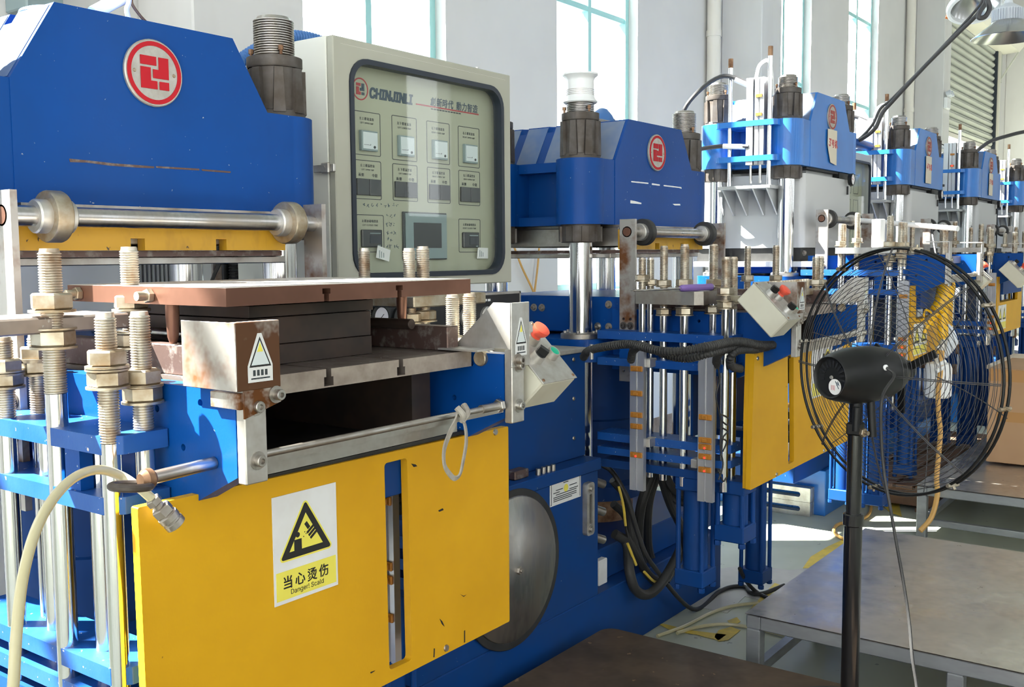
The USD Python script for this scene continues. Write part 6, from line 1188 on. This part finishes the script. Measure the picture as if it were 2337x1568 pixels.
for k in range(12):
    a = math.radians(-8 + k * 18.2 - 0); u = side; c0, c1 = [MB + AX * .0065 + (u * math.cos(a) + fw * math.sin(a)) * r for r in (.027, .046)]
    part(mo, 'cooling_slot', bar((c0, c1), .0048, .0035, AX), M['dark_void'], False)
part(mo, 'centre_screw', lathe([(.0055, .0), (.004, .004), (0, .004)], MB + AX * .005, -AX, 12), M['steel_light'])
c0 = MB + AX * .0065 - np.array([0, 0, .025]) + side * .011
lbl = part(mo, 'round_label', cyl(c0, c0 - AX * .0012, .0215, 28), M['white_paper'])
ms = []
for (u0, v0, u1, v1, w) in ((.002, .016, .014, -.004, .0022), (.006, .012, .014, .010, .002), (.006, .006, .013, .008, .002), (.010, .016, .016, .004, .0018)):
    ms.append(bar((c0 - AX * .0014 + side * u0 + np.array([0, 0, v0]), c0 - AX * .0014 + side * u1 + np.array([0, 0, v1])), w, .0004, AX))
part(lbl, 'label_print', cat(*ms), M['print_blue'], False)
part(lbl, 'label_print', cat(*[bar((c0 - AX * .0014 + side * (-.012 + i * .003) + np.array([0, 0, -.010 + .002 * (i % 2)]), c0 - AX * .0014 + side * (-.012 + i * .003) + np.array([0, 0, .004])), .0008, .0004, AX) for i in range(5)]), M['print_red'], False)
gl = MB + AX * .125 + side * .074 + np.array([0, 0, .026])
part(mo, 'cord_grommet', lathe([(.008, 0), (.008, .004), (.004, .006)], gl, side, 16), M['white_plastic'])
PB = MB + AX * .10; pole_top = PB + np.array([0, 0, -.10])
pole_xy0 = P(1942, 1568, D=2.72); px_, py_ = PB[0], PB[1]
part(fan, 'neck', cat(cyl(PB + np.array([0, 0, -.20]), PB + np.array([0, 0, -.072]), .017, 18), box(PB[0] - .02, PB[0] + .02, PB[1] - .02, PB[1] + .02, PB[2] - .165, PB[2] - .13, .004), cyl(PB + side * .02 + np.array([0, 0, -.15]) - AX * .02, PB + side * .02 + np.array([0, 0, -.085]) - AX * .02, .010, 12), cyl(PB + side * .03 + AX * .035 + np.array([0, 0, -.17]), PB + side * .02 + AX * .035 + np.array([0, 0, -.07]), .011, 12)), M['black_plastic'])
part(fan, 'clamp_bolt', cat(hexnut(PB + side * .022 + np.array([0, 0, -.155]), .013, .012, side), cyl(PB + side * .03 + np.array([0, 0, -.155]), PB + side * .045 + np.array([0, 0, -.155]), .006, 10)), M['nut_steel'])
part(fan, 'pole', cat(cyl((px_, py_, BZ + .04), (px_, py_, PB[2] - .40), .0245, 24), cyl((px_, py_, PB[2] - .41), (px_, py_, PB[2] - .165), .0205, 24), ringm((px_, py_, PB[2] - .42), (0, 0, 1), .02, .028, .035, 24, .003)), M['black_gloss'])
part(fan, 'base', lathe([(.26, .0005), (.27, .01), (.26, .03), (.05, .05), (.03, .09)], (px_, py_, BZ), (0, 0, 1), 40), M['black_plastic'])
crd = [gl + side * .005, gl + side * .03 + np.array([0, 0, -.02])] + [P(x, y, D=d) for x, y, d in ((2014, 905, 2.62), (2011, 990, 2.62), (2018, 1080, 2.62), (2032, 1160, 2.6), (2046, 1240, 2.58), (2062, 1330, 2.56), (2075, 1420, 2.54), (2082, 1500, 2.52), (2094, 1600, 2.50), (2080, 1720, 2.45))]
part(fan, 'power_cord', tube(crd, .0042, 8), M['black_rubber'])

# ---------------------------------------------------------------- hanging blow gun with its hose
GD = 5.45
hg = thing('blow_gun', 'yellow air blow gun hanging by a cord in front of press number 3', 'air gun', P(2145, 790, D=GD))
gp3 = lambda x, y, d=0.0: P(x, y, D=GD + d)
v = np.array
part(hg, 'body', union(cyl(gp3(2160, 652), gp3(2150, 702), .046, 18, .008), cyl(gp3(2150, 690), gp3(2138, 712), .040, 16, .008), cyl(gp3(2152, 700), gp3(2152, 770), .027, 16, .006)), M['gun_yellow'])
part(hg, 'nozzle', cat(cyl(gp3(2140, 715), gp3(2122, 728), .017, 12, r1=.012), cyl(gp3(2150, 765), gp3(2153, 795), .016, 12)), M['gun_yellow'])
part(hg, 'trigger', tube([gp3(2140, 718), gp3(2128, 732), gp3(2115, 748), gp3(2110, 760)], .009, 8), M['gun_yellow'])
part(hg, 'hook', tube([gp3(2152, 652), gp3(2158, 637), gp3(2172, 640), gp3(2177, 656), gp3(2168, 672)], .009, 8), M['gun_yellow'])
part(hg, 'hanging_cord', tube([gp3(2156, 638), gp3(2150, 622), gp3(2136, 580), P(2126, 521, Y=1.46)], .006, 6), M['cable_grey'])
part(hg, 'wrist_loop', tube([gp3(2142, 715), gp3(2118, 740), gp3(2108, 728), gp3(2112, 708), gp3(2126, 716), gp3(2120, 736), gp3(2130, 742)], .006, 6), M['gun_yellow'])
part(hg, 'connector', cat(cyl(gp3(2153, 775), gp3(2150, 800), .020, 12), cyl(gp3(2146, 788), gp3(2138, 796), .010, 8)), M['steel_light'])
hz2 = [(2150, 800), (2146, 850), (2141, 900), (2142, 945), (2146, 985), (2142, 1040), (2139, 1090), (2139, 1130), (2126, 1180), (2100, 1212)]
pts = [P(x, y, D=GD - .01 - .1 * max(0, (y - 1000) / 200)) for x, y in hz2]; pts = [q if q[2] > .06 else v([q[0], q[1], .06]) for q in pts]
for q, (x, y) in zip(pts, hz2):
    if y >= 1080: q[0] = min(q[0], 5.60)
part(hg, 'hose', tube(pts, .0135, 10), M['hose_orange'])
part(hg, 'cable_tie', cat(*[cyl(gp3(x - 10, y + 6, -.02), gp3(x + 8, y - 4, -.02), .012, 8) for x, y in ((2150, 828), (2146, 842))]), M['white_plastic'])
a = gp3(2141, 865, .06)
bt = thing('plastic_bottle', 'white plastic bottle tied to the hanging hose of the blow gun', 'bottle', a + v([0, 0, -.10]))
part(bt, 'bottle_body', lathe([(.058, 0), (.070, .012), (.070, .16), (.060, .185), (.030, .195)], a + v([0, 0, -.10]), (0, 0, 1), 28), M['white_plastic'])
part(bt, 'bottle_neck', cyl(a + v([0, 0, .09]), a + v([0, 0, .13]), .022, 16), M['white_plastic'])
part(bt, 'plastic_bag', tube([a + v([.02, -.02, .12]), a + v([.05, -.04, .2]), a + v([.04, -.03, .27]), a + v([.02, -.02, .3])], [.02, .045, .03, .01], 8), M['lamp_white'])

# ---------------------------------------------------------------- boxes and pallet by the far platform
b0 = P(2262, 1020, Z=.31)
cb = thing('cardboard_box', 'large taped cardboard box standing on the far steel platform', 'box', (6.75, 1.12, .302))
x0 = 6.45; y1 = P(2252, 980, X=x0)[1]
part(cb, 'carton', box(x0, x0 + .7, y1 - .62, y1, .303, P(2260, 842, X=x0)[2], .004), M['cardboard'])
ztp = P(2260, 842, X=x0)[2]
part(cb, 'tape', cat(box(x0 - .0012, x0 - .0001, y1 - .62, y1 - .05, (ztp + .303) / 2 - .03, (ztp + .303) / 2 + .03), box(x0 - .0012, x0 - .0001, y1 - .40, y1 - .0, ztp - .07, ztp - .0)), M['packing_tape'], False)
part(cb, 'flap_edge', box(x0 + .002, x0 + .698, y1 - .618, y1 - .002, ztp + .0005, ztp + .005), M['cardboard'], False)
c2 = thing('cardboard_box', 'smaller brown carton behind the taped box, under the pale board', 'box', (7.7, .95, .302))
z2 = P(2290, 834, X=7.5)[2]
part(c2, 'carton', box(7.35, 7.85, .45, 1.2, .303, z2, .004), M['cardboard'])
part(c2, 'carton_seam', box(7.349, 7.3499, .80, .806, .303, z2), M['packing_tape'], False)
a = P(2252, 822, X=7.2)
solo('pale_board', 'pale sunlit wooden board lying on the rear carton', 'board', box(a[0], a[0] + .9, a[1] - .75, a[1], z2 + .0005, z2 + .03, .004), M['pale_board'])
pt = thing('wooden_pallet', 'brown wooden pallet lying in front of press number 4', 'pallet', (7.0, 1.85, 0))
for k in range(6): part(pt, 'deck_board', box(6.2, 8.3, 1.5 + k * .115, 1.5 + k * .115 + .098, .132, .155, .002), M['pallet_wood'])
for x in (6.25, 7.2, 8.16): part(pt, 'bearer', box(x, x + .1, 1.5, 2.17, .024, .1315, .002), M['pallet_wood'])
for k in range(3): part(pt, 'base_board', box(6.2, 8.3, 1.5 + k * .28, 1.5 + k * .28 + .098, .001, .0238, .002), M['pallet_wood'])

# ---------------------------------------------------------------- lamps and overhead cables
lm_ = P(2300, 62, D=7.0)
hb = thing('high_bay_lamp', 'finned high-bay lamp with a wide spun metal shade at the top right', 'lamp', lm_)
part(hb, 'shade', cat(lathe([(.232, -.075), (.235, -.072), (.19, -.035), (.12, .015), (.105, .035), (.10, .04), (.10, .034), (.115, .012), (.185, -.039), (.228, -.075), (.232, -.075)], lm_, (0, 0, 1), 48)), M['lamp_alu'], 50)
part(hb, 'heat_sink', lathe([(.09, .035), (.092, .12), (.08, .13), (.03, .16), (.022, .19)], lm_, (0, 0, 1), 40), M['lamp_white'])
part(hb, 'fin', cat(*[hexa([lm_ + v([math.cos(q) * r, math.sin(q) * r, z]) + v([-math.sin(q), math.cos(q), 0]) * w for z in (.04, .115) for w in (-.002, .002) for r in (.09, .106)]) for q in np.arange(36) * math.pi / 18]), M['lamp_white'], False)
part(hb, 'cord', cyl(lm_ + v([0, 0, .19]), v([lm_[0], lm_[1], H_CEIL - .001]), .012, 10), M['black_plastic'])
part(hb, 'cord_socket', cyl(lm_ + v([0, 0, .185]), lm_ + v([0, 0, .25]), .028, 16), M['black_plastic'])
l2 = P(2225, 8, D=9.5)
h2 = thing('high_bay_lamp', 'tilted white-rimmed bay lamp behind the cable loop near the top edge', 'lamp', l2)
ax2 = v([-.35, -.25, -.9])
part(h2, 'shade', lathe([(.235, .02), (.24, .03), (.17, -.08), (.09, -.13), (.085, -.125), (.165, -.075), (.23, .02), (.235, .02)], l2, ax2, 40), M['lamp_alu'], 50)
part(h2, 'rim_ring', ringm(l2, ax2, .22, .252, .05, 40, .004), M['white_plastic'])
part(h2, 'heat_sink', lathe([(.09, -.13), (.08, -.22), (.03, -.24)], l2, ax2, 28), M['lamp_white'])
part(h2, 'cord', cyl(l2 - ax2 * .24, v([l2[0], l2[1], H_CEIL - .001]), .012, 8), M['black_plastic'])
l3 = P(2182, 26, D=11)
h3 = thing('pendant_lamp', 'small orange glass lamp hanging at the top beside the pilaster', 'lamp', l3)
part(h3, 'shade', lathe([(.11, -.06), (.09, .0), (.05, .05), (.02, .06), (.045, .05), (.085, .0), (.105, -.06), (.11, -.06)], l3, (0, 0, 1), 24), M['lamp_amber'])
part(h3, 'cord', cyl(l3 + v([0, 0, .06]), v([l3[0], l3[1], H_CEIL - .001]), .012, 8), M['black_plastic'])
oc = thing('overhead_cable', 'thick twin black cable sweeping down to the press numbered 3', 'cable', P(2000, 290, Y=2.3))
w1 = [(2262, -60, 1.2), (2250, 0, 1.25), (2235, 28, 1.3), (2180, 82, 1.5), (2110, 152, 1.75), (2040, 228, 2.05), (2014, 258, 2.15), (1998, 292, 2.2), (1975, 312, 2.3), (1952, 325, 2.4)]
part(oc, 'cable_run', tube([P(x, y, D=6.3 + (d - 1.2) * .6) for x, y, d in w1], .0135, 10), M['cable_grey'])
part(oc, 'cable_run', tube([P(x - 5, y - 4 - 7 * math.sin(i * 1.2), D=6.33 + (d - 1.2) * .6) for i, (x, y, d) in enumerate(w1)], .009, 8), M['cable_grey'])
part(oc, 'cable_loop', tube([P(x, y, D=6.25) for x, y in ((2254, 0), (2258, 20), (2248, 38), (2234, 40), (2236, 28), (2246, 12))], .015, 8), M['cable_grey'])
oc2 = thing('overhead_cable', 'black cable running from the right edge down to the press numbered 5', 'cable', P(2250, 325, D=11))
part(oc2, 'cable_run', tube([P(x, y, D=11) for x, y in ((2400, 292), (2337, 301), (2300, 310), (2262, 322), (2240, 336), (2225, 350))], .02, 8), M['cable_grey'])
for s in (0, 1):
    solo('ceiling_conduit', ['yellow conduit slanting behind the high-bay lamp', 'cream conduit tube dropping behind the lamp shade'][s], 'conduit', tube([P(x, y, Y=WY - .03) for x, y in (((2262, 0), (2282, 24)) if s == 0 else ((2255, 48), (2280, 74), (2315, 98), (2345, 112)))], .03 if s == 0 else .05, 8), M['hose_orange'] if s == 0 else M['pipe_cream'])

# ---------------------------------------------------------------- small things on and behind the near presses
nx, ny = C2 - .437, 2.137
spz = 1.663 + .25 + .175 + .10
sp = solo('plastic_spool', 'white plastic cable spool standing on the column end of the right press', 'spool', lathe([(.062, 0), (.066, .004), (.056, .018), (.052, .03), (.052, .085), (.056, .095), (.068, .105), (.068, .111), (.05, .111), (.047, .10), (.047, .012), (.04, .0), (.062, 0)], (nx, ny, spz - .062), (0, 0, 1), 40), M['spool_white'])
bg = P(1370, 262, Y=2.35)
solo('blue_rag', 'crumpled blue cloth lying on the crosshead behind the white spool', 'cloth', lathe([(.06, 0), (.075, .03), (.05, .07), (.02, .10), (0, .105)], (bg[0], 2.35, 2.0805), (.25, 0, 1), 9), M['coil_blue'], smooth=60)
solo('wood_block', 'small grey wooden block on top of the right press crosshead', 'block', [box(C2 - .16, C2 + .02, 2.25, 2.38, 2.0805, 2.112, .003)], M['dusty_grey'])
a0, a1 = P(1446, 660, Y=1.66), P(1555, 659, Y=1.62); a2 = P(1622, 653, Y=1.60); h0 = PLATE2 + .0135
d_ = a2 - a0; d_[2] = 0; d_ /= np.linalg.norm(d_); p0 = v([a0[0], a0[1], h0]); LA, LB = np.hypot(*(a1 - a0)[:2]), np.hypot(*(a2 - a0)[:2])
sd = thing('screwdriver', 'screwdriver with a purple grip lying on the ejector plate of the right press', 'screwdriver', p0)
part(sd, 'blade', cat(cyl(p0, p0 + d_ * LA, .0035, 10), bar((p0 - d_ * .01, p0), .008, .002)), M['steel'])
part(sd, 'grip', lathe([(.007, 0), (.0125, .012), (.0135, (LB - LA) * .5), (.012, (LB - LA) * .8), (.0135, LB - LA)], p0 + d_ * LA, d_, 10), M['purple_grip'])
part(sd, 'pommel', cyl(p0 + d_ * LB, p0 + d_ * (LB + .012), .0125, 14, .002), M['steel'])
# clear air hose hooked over a bar at the left
hk = P(490, 1056, X=1.03); e_ = P(335, 1078, Y=hk[1])
hb_ = thing('hose_hook', 'round steel bar with a rusty ring end sticking out of the left arm', 'hook', hk)
part(hb_, 'bar', cyl((1.0295, hk[1], hk[2]), (e_[0], hk[1], hk[2] - .004), .0105, 18, .001), M['chrome_dull'])
ec = v([e_[0], hk[1], hk[2] - .004])
part(hb_, 'knuckle', lathe([(.010, -.012), (.0165, -.004), (.0165, .006), (.011, .012)], ec, (1, 0, 0), 18), M['rust_rod'])
part(hb_, 'ring', tube([ec + v([-.028 + .030 * math.cos(q), .022 * math.sin(q), -.006 - .004 * math.cos(q)]) for q in np.arange(28) * 2 * math.pi / 28], .0065, 10, smooth=False, closed=True), M['nut_dark'])
ah = thing('air_hose', 'clear yellowish air hose arching over the hook to a steel coupling', 'hose', P(40, 1500, Y=1.35))
hp = [(20, 1640, 1.22), (30, 1568, 1.24), (38, 1440, 1.27), (52, 1320, 1.30), (80, 1215, 1.33), (120, 1140, 1.36), (170, 1090, 1.39), (225, 1072, 1.41), (275, 1086, 1.42), (310, 1108, 1.40), (335, 1128, 1.39), (352, 1143, 1.385)]
part(ah, 'tube', tube([P(x, y, Y=Y) for x, y, Y in hp], .0075, 12), M['hose_clear'])
f0, f1 = P(346, 1138, Y=1.387), P(397, 1192, Y=1.376); fd = f1 - f0; FL = np.linalg.norm(fd); fd /= FL
part(ah, 'hose_nut', cat(hexnut(f0, .0125, .012, fd), cyl(f0 + fd * .012, f0 + fd * .02, .009, 14)), M['steel'])
part(ah, 'coupling', cat(hexnut(f0 + fd * .019, .0165, .016, fd), lathe([(.013, 0), (.017, .003), (.017, .012), (.0155, .013), (.0155, .016), (.017, .017), (.017, .026), (.013, .028), (.008, .028)], f0 + fd * .034, fd, 18)), M['steel'])
# cloth strap looped over the front bar
Yb = 1.296
st_ = thing('cloth_strap', 'grey cloth strap looped over the bar and hanging in front of the guard panel', 'strap', P(1040, 1090, Y=Yb))
lp = [(1048, 934, 0), (1040, 960, .004), (1026, 990, .006), (1014, 1025, .006), (1014, 1060, .004), (1026, 1082, .002), (1038, 1092, 0), (1050, 1082, -.002), (1057, 1052, -.004), (1064, 1010, -.004), (1062, 975, -.003), (1054, 950, 0), (1050, 934, 0)]
pts = spline([P(x, y, Y=Yb - .012 + d) for x, y, d in lp], 6); ms = []
for i in range(len(pts) - 1):
    tw = .9 * math.sin(i * .13); up2 = v([math.cos(tw) * .35, -math.cos(tw), math.sin(tw) * .4])
    ms.append(bar((pts[i], pts[i + 1] + (pts[i + 1] - pts[i]) * .12), .0105, .0035, up2))
part(st_, 'strap_loop', cat(*ms), M['cloth'], 60)
kn = P(1048, 944, Y=Yb - .006)
part(st_, 'strap_knot', cat(tube([kn + v([-.012, -.004, .014]), kn + v([-.008, -.016, 0]), kn + v([.0, -.008, -.014])], .007, 8), tube([kn + v([.012, -.002, .016]), kn + v([.006, -.016, .002]), kn + v([-.004, -.01, -.014])], .007, 8)), M['cloth'])
# light-coloured bracketry behind the left press
wc = thing('white_cabinet', 'white steel cabinet standing behind the left press', 'cabinet', (1.5, 3.2, 0))
xr = P(303, 620, Y=2.95)[0]
part(wc, 'case', box(.35, xr, 2.95, 3.45, .02, P(200, 572, Y=2.95)[2] + .25, .004), M['white_plastic'])
part(wc, 'door_line', box(1.15, 1.156, 2.9485, 2.9499, .1, 1.7), M['bezel'], False)
part(wc, 'plinth', box(.37, xr - .02, 2.97, 3.43, 0, .0199), M['gasket'], False)
rg = thing('ridged_panel', 'grey ridged steel panel beside the white cabinet behind the left press', 'panel', (2.1, 3.1, 0))
xa, xb = xr + .01, P(378, 620, Y=2.98)[0] + .05
part(rg, 'sheet', cat(box(xa, xb, 3.0, 3.3, 0, 1.85), *[box(x, x + .008, 2.985, 2.9995, .05, 1.85) for x in np.arange(xa + .005, xb - .01, .0165)]), M['ridged_grey'], False)
vv = thing('valve_assembly', 'black valve with a ring handle and corrugated hose behind the left press', 'valve', P(515, 640, Y=2.75))
vp = lambda x, y, Y=2.75: P(x, y, Y=Y)
c_ = vp(513, 572); part(vv, 'ring_handle', tube([c_ + v([.036 * math.cos(q), 0, .036 * math.sin(q)]) for q in np.arange(24) * 2 * math.pi / 24], .010, 10, smooth=False, closed=True), M['black_rubber'])
part(vv, 'corrugated_hose', ribbed([vp(534, 545), vp(535, 600), vp(536, 660)], .020, .009), M['black_rubber'])
part(vv, 'valve_body', cat(cyl(vp(553, 612), vp(578, 610), .026, 18, .004), cyl(vp(576, 610), vp(594, 609), .018, 16)), M['black_plastic'])
part(vv, 'bracket', box(vp(491, 610)[0], vp(510, 610)[0], 2.76, 2.77, .5, vp(500, 596)[2]), M['steel_rusty'], False)
part(vv, 'stand_pipe', cyl((vp(535, 600)[0], 2.80, 0), (vp(535, 600)[0], 2.80, 1.9), .018, 12), M['black_plastic'])
part(vv, 'wire', tube([vp(502, 600), vp(488, 630), vp(478, 660), vp(474, 700)], .006, 6), M['black_rubber'])
# on top of the left crosshead
c_ = v([1.38, 2.38, 2.0805])
ci = thing('hose_coil', 'coil of blue hose lying on top of the left press crosshead', 'hose', c_)
part(ci, 'coil', cat(*[tube([c_ + v([(.085 - .004 * k) * math.cos(q), (.085 - .004 * k) * math.sin(q), .012 + k * .020]) for q in np.arange(36) * 2 * math.pi / 36], .0112, 8, smooth=False, closed=True) for k in range(3)]), M['coil_blue'])
wt = [P(x, y, Y=2.25) for x, y in ((212, 30), (250, 10), (300, -16), (340, -40))]; wt[0][2] = max(wt[0][2], 2.10)
solo('white_tube', 'white plastic tube leaning from the top of the left press out of the picture', 'tube', tube(wt, .016, 12), M['white_plastic'])
solo('string', 'short white string hanging down onto the left press crosshead', 'cord', tube([P(x, y, Y=2.2) for x, y in ((296, -20), (294, 6), (289, 22), (294, 44))], .006, 8), M['white_plastic'])
solo('thin_wire', 'thin dark wire curving down onto the top of the left press', 'wire', tube([P(x, y, Y=2.2) for x, y in ((300, -10), (302, 10), (320, 36), (337, 54))], .0035, 6), M['rust_rod'])
# hose and cable on the floor
solo('floor_hose', 'pale yellow air hose lying on the floor in front of the blue cylinders', 'hose', tube([v([*P(x, y, Z=.008)[:2], .0085]) for x, y in ((1500, 1452), (1560, 1430), (1620, 1400), (1670, 1384), (1730, 1376))], .0075, 8), M['hose_clear'])
solo('floor_hose', 'yellow hose curling on the floor beside the rear corner of the platform', 'hose', tube([v([*P(x, y, Z=.01)[:2], .0105]) for x, y in ((1990, 1130), (1985, 1170), (1960, 1188), (1915, 1196), (1903, 1212), (1920, 1228), (1950, 1236))], .0095, 8), M['hose_orange'])
solo('floor_hose', 'cream hose running from the yellow tape toward the steel platform', 'hose', tube([v([*P(x, y, Z=.008)[:2], .0085]) for x, y in ((1545, 1445), (1590, 1432), (1650, 1425), (1710, 1432), (1790, 1450))], .0075, 8), M['hose_clear'])
solo('floor_cable', 'black cable hanging from a blue cylinder down to the floor', 'cable', tube([P(1688, 1297, Y=1.8), P(1702, 1325, Y=1.8), P(1725, 1350, Y=1.78), v([*P(1752, 1365, Z=.01)[:2], .01])], .009, 8), M['black_rubber'])
